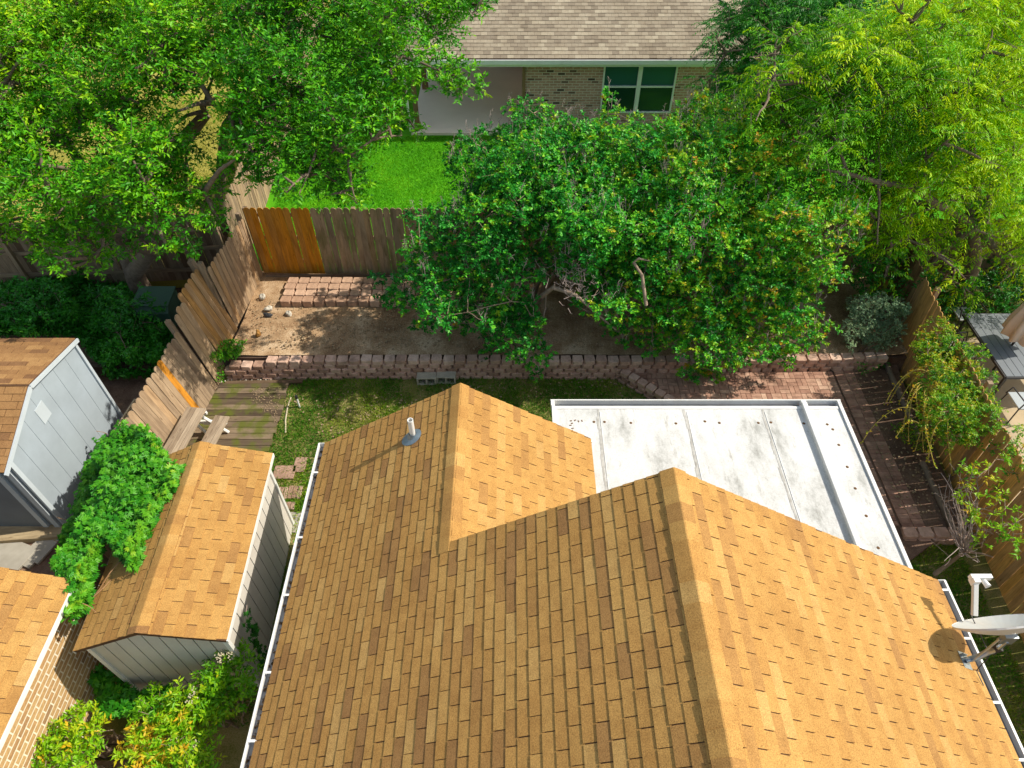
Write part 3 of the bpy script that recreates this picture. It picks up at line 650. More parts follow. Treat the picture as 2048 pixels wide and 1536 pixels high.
# ------------------------------------------------------------------ rear neighbour's house
NY = 19.64; NEZ = 2.70
nh = thing('brick_house', 'rear brick house with beige shingle roof, covered patio and white-framed window', 'house', (3, 24, .45))
nxl, nxr = -3.55, 7.6; NS = .50; NW_ = 6.2
upn = Vector((0, 1, NS)).normalized()
def nclip(v):
    h = v*upn.y; return (h*.92, (nxr-nxl)-h*.85)
part('roof_slope', shingles((nxl, NY, NEZ), (1, 0, 0), upn, nxr-nxl, NW_, nclip, expo=.130, tab=.19, th=.013, seed=51, tmean=.55, tvar=.24, gap=.005), m_ngrey, nh)
hh = NW_*upn.y; rz2 = NEZ+hh*NS
decking([((nxl, NY, NEZ), (nxr, NY, NEZ), (nxr-hh*.85, NY+hh, rz2), (nxl+hh*.92, NY+hh, rz2))], nh, .12)
# side hips
def hip(P0, along, up, length, width, clip, seed, name):
    part(name, shingles(P0, along, up, length, width, clip, expo=.130, tab=.19, th=.013, seed=seed, tmean=.55, tvar=.24, gap=.005), m_ngrey, nh)
hL = hh*.92; upl = Vector((hL, 0, rz2-NEZ)).normalized(); LL = math.hypot(hL, rz2-NEZ)
hip((nxl, NY, NEZ), (0, 1, 0), upl, 12, LL, lambda v: (v/LL*hh, 12), 52, 'hip_slope')
hR = hh*.85; upr = Vector((-hR, 0, rz2-NEZ)).normalized(); LR = math.hypot(hR, rz2-NEZ)
hip((nxr, NY, NEZ), (0, 1, 0), upr, 12, LR, lambda v: (v/LR*hh, 12), 53, 'hip_slope')
decking([((nxl, NY, NEZ), (nxl, NY+12, NEZ), (nxl+hL, NY+12, rz2), (nxl+hL, NY+hh, rz2)), ((nxr, NY, NEZ), (nxr, NY+12, NEZ), (nxr-hR, NY+12, rz2), (nxr-hR, NY+hh, rz2))], nh, .12)
for s_, hx_ in ((1, nxl), (-1, nxr)):
    mb = MB()
    tx = hx_+s_*(hL if s_ > 0 else hR); n = 30
    for i in range(n):
        a = Vector((hx_, NY, NEZ)).lerp(Vector((tx, NY+hh, rz2)), i/n); b = Vector((hx_, NY, NEZ)).lerp(Vector((tx, NY+hh, rz2)), (i+1.1)/n)
        o1 = Vector((-s_*.13, 0, -.05)); o2 = Vector((0, -.13, -.05)); u3 = Vector((0, 0, .045)); t = random.random()*.5+.3
        mb.poly([a+o1+u3*.8, b+o1+u3*.6, b+u3*.8, a+u3], t); mb.poly([a+u3, b+u3*.8, b+o2+u3*.6, a+o2+u3*.8], t)
    part('hip_cap', mb, m_ngrey, nh)
mb = MB(); mb.box(((nxl+nxr)/2, NY-.10, NEZ-.07), (nxr-nxl, .02, .11)); mb.box(((nxl+nxr)/2, NY-.09, NEZ-.012), (nxr-nxl, .035, .014)); mb.box(((nxl+nxr)/2, NY-.05, NEZ-.12), (nxr-nxl, .09, .01)); mb.box(((nxl+nxr)/2, NY-.012, NEZ-.13), (nxr-nxl, .02, .18))
part('gutter', mb, m_white, nh)
wy = NY+.30; bx0 = aty(1047, 200, wy).x; bx1 = nxr-.5
wz0 = .45; ztop = NEZ-.16
wa = aty(1197, 225, wy); wb = aty(1338, 225, wy); wtop = ztop-.02
wx0, wx1 = wa.x, wb.x; wz = wa.z
mb = MB()
def bq(x0, x1, z0, z1, y=wy):
    mb.poly([(x0, y, z0), (x1, y, z0), (x1, y, z1), (x0, y, z1)], .5, [(x0, z0), (x1, z0), (x1, z1), (x0, z1)])
bq(bx0, wx0, wz0, ztop); bq(wx1, bx1, wz0, ztop); bq(wx0, wx1, wz0, wz)
mb.poly([(bx0, wy, wz0), (bx0, wy, ztop), (bx0, wy+7.2, ztop), (bx0, wy+7.2, wz0)], .5, [(0, 0), (0, ztop), (7.2, ztop), (7.2, 0)])
mb.poly([(nxl+.4, wy+7.2, wz0), (bx0, wy+7.2, wz0), (bx0, wy+7.2, ztop), (nxl+.4, wy+7.2, ztop)], .5, [(0, 0), (3.3, 0), (3.3, 2.4), (0, 2.4)])
mb.poly([(bx1, wy, wz0), (bx1, wy+11, wz0), (bx1, wy+11, ztop), (bx1, wy, ztop)], .5, [(0, 0), (11, 0), (11, 2.4), (0, 2.4)])
mb.poly([(nxl+.4, wy+7.2, wz0), (nxl+.4, wy+7.2, ztop), (nxl+.4, wy+11, ztop), (nxl+.4, wy+11, wz0)], .5, [(0, 0), (0, 2.4), (11, 2.4), (11, 0)])
part('wall', mb, m_brickhouse, nh)
mb = MB()    # soldier course under the eave
x = bx0+.06
while x < bx1:
    if not (wx0-.08 < x < wx1+.08): mb.box((x, wy-.004, ztop-.11), (.062, .012, .2), None, random.choice((.1, .5, .6, .7, .9)))
    x += .074
part('soldier_course', mb, m_block, nh)
mb = MB(); mb.box((bx0-.03, wy-.03, (wz0+ztop)/2), (.09, .10, ztop-wz0)); part('corner_board', mb, m_woodpost, nh)
mb = MB(); mb.box(((nxl+bx0)/2+.1, wy+3.4, ztop+.03), (bx0-nxl, 7.2, .03)); part('patio_ceiling', mb, m_ceiling, nh)
wn = MB(); wm = (wx0+wx1)/2; zm = wz+(wtop-wz)*.52; F = .045
for x in (wx0+F/2, wx1-F/2): wn.box((x, wy-.02, (wz+wtop)/2), (F, .07, wtop-wz))
wn.box((wm, wy-.022, (wz+wtop)/2), (.12, .074, wtop-wz-.003)); 
for z in (wz+F/2, wtop-F/2, zm):
    for a, b in ((wx0+F, wm-.06), (wm+.06, wx1-F)): wn.box(((a+b)/2, wy-.018, z), (b-a, .06, F))
win = part('window', wn, m_white, nh)
mb = MB()
for a, b in ((wx0+F, wm-.06), (wm+.06, wx1-F)): mb.box(((a+b)/2, wy+.012, (zm+wtop)/2), (b-a, .01, wtop-zm-F))
sub('upper_pane', mb, m_blind, nh, win)
mb = MB()
for a, b in ((wx0+F, wm-.06), (wm+.06, wx1-F)): mb.box(((a+b)/2, wy+.012, (zm+wz)/2), (b-a, .01, zm-wz-F))
sub('lower_pane', mb, m_glass, nh, win)
sl0 = aty(822, 272, NY+.05)
mb = MB(); s0 = at(820, 270, .5).x
mb.box(((s0+bx0)/2, NY+3.7, .475), (bx0-s0, 7.5, .10)); part('patio_slab', mb, m_concrete, nh)
def npost(px, py):
    p = at(px, py, .5); m_ = MB(); m_.box((p.x, p.y, (ztop+.5)/2), (.13, .13, ztop-.5)); m_.box((p.x, p.y, .60), (.19, .19, .18)); part('post', m_, m_woodpost, nh)
npost(834, 258); npost(849, 178)
mb = MB(); mb.tube([(s0-.02, NY-.05, ztop+.1), (s0-.02, NY, ztop-.1), (s0-.02, NY+.02, .55)], .035, 8); part('downspout', mb, m_white, nh)
# things kept under the roof
gr = thing('barbecue_grill', 'dark barbecue grill under the rear house patio roof', 'grill', tuple(at(1020, 128, .52)))
g0 = gr.location.copy()
mb = MB(); 
for x, y in ((-.3, -.2), (.3, -.2), (-.3, .2), (.3, .2)): mb.box(g0+Vector((x, y, .3)), (.04, .04, .6))
mb.box(g0+Vector((0, 0, .2)), (.62, .42, .02)); part('stand', mb, m_black, gr)
mb = MB(); mb.prism([(-.32, 0), (.32, 0), (.32, .18), (-.32, .18)], .45, g0+Vector((0, 0, .58))); part('firebox', mb, m_black, gr)
mb = MB(); n = 9; yz_prism(mb, [(g0.y+.23*math.cos(math.pi*i/n), g0.z+.77+.2*math.sin(math.pi*i/n)) for i in range(n+1)], g0.x-.32, g0.x+.32); part('lid', mb, m_black, gr)

# ------------------------------------------------------------------ fences
def pickets(mb, A, B, h, w=.138, gap=.006, lean=(0, 0), tint=lambda i: .35, hj=.02, base=0.0, th=.016, zb=None, curve=True, hfun=None):
    """boards from A to B (ground points); lean = plan offset of the top"""
    A = Vector(A); B = Vector(B); d = B-A; L = math.hypot(d.x, d.y); a = math.atan2(d.y, d.x); n = max(1, int(L/(w+gap))); st = L/n
    for i in range(n):
        t = (i+.5)/n; c = A.lerp(B, t); hh_ = (hfun(t) if hfun else h)+random.uniform(-hj, hj)
        ww = st-gap*random.uniform(.5, 1.5)
        if curve: prof = [(-ww/2, 0), (ww/2, 0), (ww/2, hh_-.05), (ww*.36, hh_-.018), (ww*.15, hh_), (-ww*.15, hh_), (-ww*.36, hh_-.018), (-ww/2, hh_-.05)]
        else: prof = [(-ww/2, 0), (ww/2, 0), (ww/2, hh_-.03), (ww*.3, hh_), (-ww*.3, hh_), (-ww/2, hh_-.03)]
        Rr = Rz(a)
        lx_, ly_ = (lean(t) if callable(lean) else lean)
        S = Matrix(((1, 0, lx_/max(h, .1)), (0, 1, ly_/max(h, .1)), (0, 0, 1)))
        mb.prism(prof, th*random.uniform(.8, 1.1), (c.x, c.y, c.z+base), S @ Rr @ Rz(random.uniform(-.05, .05)) @ Matrix.Rotation(random.uniform(-.008, .008), 3, 'Y'), min(1, max(0, tint(i)+random.gauss(0, .05))))
def rails(mb, A, B, hs, off, lean=(0, 0), H=1.8):
    A = Vector(A); B = Vector(B); d = (B-A); L = d.length; a = math.atan2(d.y, d.x)
    nrm = Vector((-math.sin(a), math.cos(a), 0))
    for h in hs: mb.box((A+B)/2+nrm*off+Vector((lean[0]*h/H, lean[1]*h/H, h)), (L, .038, .085), Rz(a), .3)
def posts(A, B, n, h, off, root, m=m_fence, lean=(0, 0)):
    A = Vector(A); B = Vector(B); d = (B-A); a = math.atan2(d.y, d.x); nrm = Vector((-math.sin(a), math.cos(a), 0))
    for i in range(n):
        c = A.lerp(B, i/max(1, n-1))+nrm*off; mb = MB()
        mb.box(c+Vector((lean[0]/2, lean[1]/2, h/2)), (.088, .088, h), Rz(a), .3); part('post', mb, m, root)

# back fence of the bed
bf = thing('wooden_fence', 'back fence of weathered boards with a bright orange stained section, behind the bed', 'fence', (-2, 12.85, .45))
bfl = Vector((-5.88, 12.90, .45)); bfr = Vector((8.45, 12.78, .45)); split = aty(650, 552, 12.88).x
A = bfl; B = Vector((split, 12.89, .45))
mb = MB(); pickets(mb, A, B, 1.80, tint=lambda i: .97 if i > 0 else .9, hj=.006); part('orange_board_panel', mb, m_fence, bf)['label'] = 'orange stained boards'
mb = MB(); pickets(mb, B, bfr, 1.80, tint=lambda i: random.choice((.36, .42, .46, .5, .55, .3, .6)), hj=.012); part('board_panel', mb, m_fence_moss, bf)
mb = MB(); rails(mb, A, bfr, (.35, 1.0, 1.6), .035); part('rail', mb, m_fence, bf)
posts(A, bfr, 7, 1.75, .09, bf)
mb = MB(); mb.box((1.2, 12.76, .48), (14, .035, .09), None, .3); part('kick_board', mb, m_log, bf)

# left side fence, sections leaning outwards
lf = thing('wooden_fence', 'left side fence of leaning weathered boards stepping down past the deck', 'fence', (-6, 9.5, 0))
def grey(i): return random.choice((.26, .32, .38, .3, .42, .22))
def tan(i): return random.choice((.45, .52, .58, .5, .42))
mb = MB(); pickets(mb, (-5.90, 12.86, .45), (-6.02, 11.0, .45), 1.60, tint=tan, lean=lambda t: (-.02-.10*t, 0), w=.135); part('board_panel', mb, m_fence, lf)
mb = MB(); pickets(mb, (-5.99, 10.98, .45), (-6.10, 10.12, .42), 1.66, tint=lambda i: .62+random.uniform(-.1, .16), lean=(-.34, .0), w=.13, hj=.012); part('leaning_board_panel', mb, m_fence, lf)['label'] = 'newer orange-brown boards leaning outwards'
mb = MB(); pickets(mb, (-6.08, 10.08, .10), (-6.13, 9.62, .05), 1.95, tint=tan, lean=(-.26, 0), w=.13, hj=.05); part('board_panel', mb, m_fence, lf)
mb = MB(); pickets(mb, (-6.13, 9.60, .03), (-6.36, 7.1, .0), 1.62, lean=(-.30, 0), tint=lambda i: .97 if i == 5 else (.55 if i == 9 else grey(i)), w=.137, hj=.03); part('board_panel', mb, m_fence, lf)
mb = MB(); pickets(mb, (-6.38, 7.05, .0), (-6.10, 4.10, .0), 1.62, lean=(-.05, 0), tint=grey, w=.137, hj=.03); part('board_panel', mb, m_fence, lf)
mb = MB(); rails(mb, (-5.93, 12.8, .45), (-6.04, 11.0, .45), (.35, 1.25), -.04, (-.08, 0)); rails(mb, (-6.02, 10.95, .45), (-6.12, 10.1, .45), (.35, 1.3), -.04, (-.34, 0)); rails(mb, (-6.15, 9.6, 0), (-6.38, 7.1, 0), (.3, 1.3), -.04, (-.30, 0))
part('rail', mb, m_fence, lf)
for p, h, ln in (((-6.12, 10.98, .45), 1.78, -.10), ((-6.24, 9.62, .0), 1.9, -.28), ((-6.0, 12.84, .45), 1.7, 0)):
    mb = MB(); mb.box((p[0]+ln/2, p[1], p[2]+h/2), (.09, .09, h), Matrix(((1, 0, ln/h), (0, 1, 0), (0, 0, 1))), .3); part('post', mb, m_fence, lf)
mb = MB(); mb.box((-6.28, 11.12, 1.30), (.09, .14, 1.75), Matrix(((1, 0, -.22), (0, 1, 0), (0, 0, 1))), .28); part('loose_board', mb, m_fence, lf)

# fence between the two rear yards
rf = thing('wooden_fence', 'grey board fence running away between the two rear lawns under the trees', 'fence', (-6.6, 18, .45))
mb = MB(); pickets(mb, (-6.40, 13.02, .45), (-6.55, 15.8, .45), 1.72, tint=grey, hj=.03); pickets(mb, (-6.55, 15.82, .45), (-7.6, 30, .45), 1.72, tint=grey, hj=.03); part('board_panel', mb, m_fence, rf)
mb = MB(); rails(mb, (-6.47, 13.1, .45), (-7.6, 30, .45), (.4, 1.4), .04); part('rail', mb, m_fence, rf)
posts((-6.5, 13.1, .45), (-7.6, 30, .45), 8, 1.7, .08, rf)

# left neighbour's rear fence in shade
lb = thing('wooden_fence', 'dark shaded fence under the big tree behind the left yard', 'fence', (-10, 12.7, .2))
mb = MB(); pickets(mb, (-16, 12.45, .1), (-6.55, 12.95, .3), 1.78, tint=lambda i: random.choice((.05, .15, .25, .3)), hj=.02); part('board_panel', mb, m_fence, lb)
mb = MB(); rails(mb, (-16, 12.45, .1), (-6.55, 12.95, .3), (.4, 1.0, 1.5), -.04); part('rail', mb, m_fence, lb)
posts((-16, 12.4, .1), (-6.6, 12.9, .3), 5, 1.85, -.09, lb)

# right side fence
rs = thing('wooden_fence', 'right side fence of orange-brown boards with light showing through the gaps', 'fence', (8.1, 6, 0))
FA, FB_ = Vector((7.62, -2.0, .0)), Vector((8.36, 10.5, .12)); FC = Vector((8.5, 12.75, .35))
mb = MB(); m_fence_warm = m_wood('shade_brightened_boards', [(0, (.16, .09, .04)), (.3, (.40, .25, .13)), (.6, (.66, .38, .12)), (1, (.80, .42, .08))]); pickets(mb, FA-Vector((0, 0, .12)), FB_-Vector((0, 0, .15)), 1.97, w=.138, gap=.010, tint=lambda i: random.choice((.45, .55, .62, .7, .78, .5, .35)), lean=(-.10, 0), hj=.015); pickets(mb, FB_, FC, 1.8, w=.138, gap=.009, tint=lambda i: random.choice((.1, .3, .45)), lean=(-.06, 0), hj=.02)  # brighter board tones stand in for fill light on the shaded face
part('board_panel', mb, m_fence_warm, rs)
mb = MB(); rails(mb, FA, FB_, (.35, 1.5), .0-.045, (-.1, 0)); part('rail', mb, m_fence, rs)
posts(FA, FB_, 6, 1.85, -.1, rs, lean=(-.1, 0))
# right neighbour's rear fence
rb = thing('wooden_fence', 'dark brown fence behind the neighbour patio table at the right edge', 'fence', (12, 12.8, .2))
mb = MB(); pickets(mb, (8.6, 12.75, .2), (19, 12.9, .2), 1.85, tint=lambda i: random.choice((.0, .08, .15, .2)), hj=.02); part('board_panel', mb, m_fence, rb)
mb = MB(); rails(mb, (8.6, 12.75, .2), (19, 12.9, .2), (.4, 1.5), -.04); part('rail', mb, m_fence, rb)

# ------------------------------------------------------------------ retaining wall of concrete blocks
def block_profile(w, d, h):
    """trapezoid retaining block, front chamfered; front at -y"""
    f = w*.5; b = w*.42
    pl = [(-f*.74, -d/2), (f*.74, -d/2), (f*.97, -d/2+.045), (b, d/2), (-b, d/2), (-f*.97, -d/2+.045)]
    return pl
def block_mb(mb, c, w, d, h, ang=0, tint=.5):
    pl = block_profile(w, d, h); R = Rz(ang); k = len(pl); e = .010
    lc = [(p[0]*1.0, p[1], 0) for p in pl]+[(p[0], p[1], h-e) for p in pl]+[(p[0]*(1-.04), p[1]*(1-.05)+.0, h) for p in pl]
    fs = [tuple(range(k-1, -1, -1)), tuple(range(2*k, 3*k))]
    for a in (0, k):
        for i in range(k): j = (i+1) % k; fs.append((a+i, a+j, a+k+j, a+k+i))
    mb.hull(lc, fs, c, R, tint, 0)
rw = thing('retaining_wall', 'long low reddish block retaining wall between the soil bed and the lawn', 'retaining wall', (0, 10, 0))
def wallline(x): return 9.93+.10*math.sin((x+6)*.5)*.3 + .008*(x+6)
def course(z, x0, x1, off, w=.245, d=.19, h=.10, name='block_course', back=0.0, asparts=False):
    x = x0+off; mb = MB()
    while x < x1:
        c = (x+random.uniform(-.006, .006), wallline(x)+back+random.uniform(-.014, .014), z)
        t = min(1, max(0, random.gauss(.45, .22))); an = random.uniform(-.06, .06)
        if asparts:
            m1 = MB(); block_mb(m1, c, w*.97, d*1.05, h, an, min(1, t+.35)); part('cap_block', m1, m_block, rw)
        else: block_mb(mb, c, w*.985, d, h, an, t)
        x += w
    if not asparts: part(name, mb, m_block, rw)
course(0, -5.9, 2.6, 0, back=-.04); course(.101, -5.9, 2.9, .12, back=-.025); course(.202, -5.9, 7.6, 0, back=-.01)
course(.303, -5.9, 7.9, .12, back=.015)
course(.404, -5.05, 7.9, .05, back=.03, asparts=True)
mb = MB(); mb.box((-5.2, 9.72, .05), (1.6, .09, .10), Rz(.03), .5); part('timber_edging', mb, m_timber, rw)

# raised paved patio
pv_poly = [(2.35, 9.92), (3.55, 8.95), (3.6, 3.5), (7.25, 3.5), (7.6, 6.2), (7.95, 10.2), (7.9, 10.05), (2.4, 10.0)]
slab('patio_base', [(2.3, 9.85), (3.35, 8.98), (3.4, 3.5), (7.2, 5.9), (7.75, 6.02), (8.2, 10.2), (2.3, 10.1)], 0, .178, m_soild)
grid_sheet('side_bed', 7.1, 8.0, 6.2, 10.1, .19, m_soild, .012, .1)
def inside(x, y, poly):
    r = False; j = len(poly)-1
    for i in range(len(poly)):
        xi, yi = poly[i]; xj, yj = poly[j]
        if (yi > y) != (yj > y) and x < (xj-xi)*(y-yi)/(yj-yi)+xi: r = not r
        j = i
    return r
ppoly = [(2.28, 9.95), (3.55, 8.92), (3.6, 6.0), (6.0, 6.0), (6.74, 6.2), (6.74, 9.95)]
mb = MB(); bl, bw = .20, .098; cell = .206
nx, ny = int(5.2/cell), int(4.4/cell)
for i in range(nx):
    for j in range(ny):
        x0, y0 = 2.2+i*cell, 5.8+j*cell
        if not inside(x0+cell/2, y0+cell/2, ppoly): continue
        for q in (0, 1):
            t = min(1, max(0, random.gauss(.5, .2))); z = .178+.012+random.uniform(-.0015, .0025)
            if (i+j) % 2: mb.box((x0+bl/2, y0+bw/2+q*(bw+.006), z), (bl-.004, bw-.003, .024), None, t)
            else: mb.box((x0+bw/2+q*(bw+.006), y0+bl/2, z), (bw-.003, bl-.004, .024), None, t)
# soldier border along the right side
for j in range(38):
    y0 = 6.2+j*.1005
    for q in (0, 1):
        mb.box((6.87+q*.206 + (y0-6.2)*0.0, y0, .192+random.uniform(-.001, .003)), (.198, .096, .026), None, min(1, max(0, random.gauss(.4, .18))))
structure(obj('paved_patio', mb, m_paver))
# diagonal edging wall of the patio
dw = thing('edging_wall', 'short diagonal block wall between the lawn and the brick pavers', 'edging wall', (2.8, 9.5, 0))
a = Vector((2.15, 9.98, 0)); b = Vector((3.42, 8.82, 0)); d = b-a; ang = math.atan2(d.y, d.x); n = 8
for lvl, z in enumerate((0, .101, .202)):
    mb = MB()
    for i in range(n):
        c = a.lerp(b, (i+(.5 if lvl % 2 else .25))/n)+Vector((.012*lvl, .012*lvl, z))
        if lvl < 2: block_mb(mb, c, .205, .17, .10, ang, random.gauss(.45, .15))
        else: m1 = MB(); block_mb(m1, c, .205, .17, .095, ang+random.uniform(-.07, .07), random.gauss(.65, .12)); part('cap_block', m1, m_block, dw)
    if lvl < 2: part('block_course', mb, m_block, dw)
ew = thing('edging_wall', 'short block wall closing the paver strip beside the bare sapling', 'edging wall', (7.2, 6.1, 0))
for z, off in ((.0, 0), (.10, .1), ):
    mb = MB()
    for i in range(5): block_mb(mb, (6.78+i*.245+off*.5, 6.02, z), .24, .19, .098, random.uniform(-.04, .04), random.gauss(.45, .15))
    part('block_course', mb, m_block, ew)
for i in range(4):
    m1 = MB(); block_mb(m1, (6.84+i*.27, 6.06, .20), .262, .20, .06, random.uniform(-.05, .05), random.gauss(.55, .15)); part('cap_block', m1, m_block, ew)
# border logs by the right fence
for i, (p, q, lab) in enumerate(((at(1766, 716, .22), at(1838, 882, .22), 'grey log edging the side bed, nearer the sage shrub'), (at(1842, 925, .22), at(1906, 1062, .22), 'grey log edging the side bed, nearer the small block wall'))):
    mb = MB(); mb.tube([p.lerp(q, k/10)+Vector((random.uniform(-.01, .01), 0, random.uniform(-.006, .006))) for k in range(11)], [.058+random.uniform(-.006, .006) for _ in range(11)], 10, .5)
    o = obj('border_log', mb, m_log, smooth=True); rebase(o, tuple(p.lerp(q, .5))); tag(o, lab, 'log', 'border logs by the right fence')

# four rows of blocks laid flat in the bed
bx, by = -5.20, 12.52
m0 = MB(); block_mb(m0, (0, 0, 0), .245, .20, .16, 0, .5); first = None
k = 0
for r in range(4):
    for i in range(14):
        t = random.random()
        if k % 5 == 0 or first is None:
            mm = MB(); block_mb(mm, (0, 0, 0), .248, .205, .16, 0, t); o = obj('landscape_block', mm, m_bedblock)
            src = o
        else: o = src.copy(); COL.objects.link(o)
        o.location = (bx+.12+i*.250+(.0 if r % 2 else .02)+random.uniform(-.006, .006), by-.08-r*.222+random.uniform(-.01, .01), .46+random.uniform(-.006, .006)); o.rotation_euler = (random.uniform(-.02, .02), random.uniform(-.02, .02), random.uniform(-.05, .05))
        row = ('rearmost row by the fence', 'second row from the fence', 'third row from the fence', 'front row facing the soil')[r]
        tag(o, 'pink concrete block laid flat in the '+row, 'block', 'pink blocks laid in four rows ('+row+')'); first = o; k += 1

# cinder blocks
def cinder(p, rz, lab):
    m = MB(); W, H_, D = .40, .20, .19
    m.box((0, 0, H_-.012), (W, D, .024)); m.box((0, 0, .012), (W, D, .024))
    for x in (-W/2+.015, 0, W/2-.015): m.box((x, 0, H_/2), (.030, D, H_-.048))
    o = obj('cinder_block', m, m_cinder, bevel=.003); o.location = p; o.rotation_euler = (0, 0, rz); tag(o, lab, 'cinder block', 'cinder blocks in front of the retaining wall')
cinder(at(852, 768, .03)+Vector((0, .06, 0)), .02, 'left of two grey hollow cinder blocks at the foot of the wall'); cinder(at(891, 766, .03)+Vector((.0, .06, 0)), -.03, 'right of two grey hollow cinder blocks at the foot of the wall')

# rocks
def rock(p, s, m, lab, nm='rock', seed=0, fl=.7):
    bpy_rng = random.Random(seed); mb = MB(); n, q = 12, 8; vs = []
    ph = [bpy_rng.uniform(0, 6) for _ in range(6)]
    for i in range(q+1):
        th = math.pi*i/q
        for k in range(n):
            a = 2*math.pi*k/n; r = 1+.18*math.sin(2*a+ph[0]+th)+.14*math.sin(3*th+ph[1]+a)+.08*bpy_rng.uniform(-1, 1)
            vs.append((s[0]*r*math.sin(th)*math.cos(a), s[1]*r*math.sin(th)*math.sin(a), s[2]*(r*math.cos(th)+fl)))
    mb.v = vs
    for i in range(q):
        for k in range(n):
            j = (k+1) % n; mb.f.append((i*n+k, (i+1)*n+k, (i+1)*n+j, i*n+j)); mb.t.append(.5)
    mb.uv = [(0, 0)]*(4*len(mb.f))
    o = obj(nm, mb, m); o.location = p; tag(o, lab, 'rock'); return o
rock(at(524, 597, .46), (.07, .085, .075), m_rockw, 'upright cream rock closest to the left fence in the soil bed', seed=1)
rock(at(536, 620, .46), (.085, .075, .06), m_rockw, 'rounded pale rock touching the black rock', seed=2)
rock(at(534, 632, .46), (.10, .05, .045), m_rockd, 'jagged black rock in the soil bed', seed=3)
rock(at(577, 630, .46), (.07, .085, .065), m_rockw, 'white rock alone on the open soil right of the black rock', seed=4)
rock(at(516, 672, .46), (.06, .055, .095), m_rocko, 'rust orange rock standing on the soil near the weeds', seed=5, fl=.6)
rock(at(563, 778, .04), (.11, .09, .03), m_stone, 'flat tan stone on the dirt at the corner of the deck', seed=6)
rock(at(478, 693, .47), (.05, .045, .045), m_rockw, 'small cream rock among the weeds by the left fence', seed=8)
# pebbles and grit
def scatter(name, poly_px, z, n, smin, smax, mat, label, cat, thick=.6):
    P_ = []; xs = [p[0] for p in poly_px]; ys = [p[1] for p in poly_px]; mb = MB()
    while n > 0:
        x, y = random.uniform(min(xs), max(xs)), random.uniform(min(ys), max(ys))
        if not inside(x, y, poly_px): continue
        n -= 1; s_ = random.uniform(smin, smax); p = at(x, y, z); mb.prism([(-s_*.5, 0), (s_*.4, -s_*.1), (s_*.55, s_*.3), (0, s_*thick), (-s_*.5, s_*.4)], s_*.8, p, Rz(random.random()*6), random.random())
    o = obj(name, mb, mat); stuff(o, label, cat); return o
scatter('pebbles', [(430, 757), (500, 752), (545, 760), (530, 790), (450, 785)], .06, 90, .018, .04, m_rockw, 'white pebbles scattered on the dirt behind the deck', 'pebbles')
scatter('grit', [(500, 600), (900, 600), (1200, 690), (500, 700)], .47, 1500, .008, .030, m_stone, 'small stones scattered over the soil bed', 'grit')
scatter('mulch', [(560, 640), (900, 610), (1300, 600), (1650, 600), (1650, 695), (560, 700)], .47, 700, .02, .05, m_stone, 'bark bits and dry leaves on the soil under the crape myrtles', 'mulch')
scatter('leaf_litter', [(1690, 760), (1770, 730), (1880, 1030), (1800, 1030)], .215, 260, .012, .04, m_stone, 'fallen leaves on the dark side bed', 'fallen leaves', .25)

scatter('leaf_litter', [(560, 790), (1200, 760), (1340, 795), (1100, 795), (900, 800), (650, 880)], .06, 320, .012, .035, m_stone, 'fallen dry leaves on the lawn below the retaining wall', 'fallen leaves', .25)
scatter('leaf_litter', [(500, 775), (560, 775), (552, 850), (500, 800)], .105, 160, .008, .022, m_stone, 'dirt and leaf crumbs on the corner of the deck', 'fallen leaves', .4)
# deck
dk = thing('wooden_deck', 'low mossy board deck between the left fence and the lawn', 'deck', (-5.4, 8.7, 0))
y = 9.62; i = 0
mb = MB()
while y > 6.9:
    xr = -4.66+random.uniform(-.03, .03); xl = -6.13-(9.6-y)*.09
    mb.box(((xl+xr)/2, y, .085), (xr-xl, .139, .028), None, random.random()); y -= .150; i += 1
part('deck_boards', mb, m_deckw, dk)
mb = MB()
for x in (-6.1, -5.5, -4.95): mb.box((x, 8.3, .036), (.09, 2.6, .066), None, .2)
part('joist', mb, m_timber, dk)

# bench / table with white frame on the deck
bt = thing('picnic_bench', 'grey board bench table with white frame beside the left fence', 'bench', (-5.9, 7.9, .1))
def plank_set(name, ctr, L, wid, n, z, rot, tilt=0):
    mb = MB(); R = Rz(rot)
    for i in range(n):
        off = (i-(n-1)/2)*(wid/n); c = Vector(ctr)+R@Vector((off, 0, 0)); mb.box((c.x, c.y, z+off*tilt), (wid/n-.008, L, .035), R@Matrix.Rotation(-math.atan(tilt), 3, 'Y'), random.random())
    part(name, mb, m_bench, bt)
plank_set('table_top', (-6.03, 7.85, 0), 1.12, .38, 4, .78, -.12)
plank_set('seat', (-5.66, 7.95, 0), 1.05, .29, 3, .46, -.12)
mb = MB()
for yy in (7.45, 8.33):
    mb.box((-6.03-(yy-7.9)*-.12, yy, .73), (.42, .05, .06)); mb.box((-5.72, yy+.02, .41), (.44, .05, .055))
    part_off = 0
    mb.tube([(-6.18, yy, .72), (-5.98, yy, .12)], .03, 6); mb.tube([(-5.95, yy, .70), (-5.55, yy+.02, .12)], .03, 6)
part('frame', mb, m_white, bt)
mb = MB(); mb.box((-5.48, 7.62, .30), (.09, .05, .42), Matrix.Rotation(-.5, 3, 'Y')@Rz(.3)); mb.box((-5.8, 8.36, .43), (.45, .06, .05)); part('leg', mb, m_white, bt)

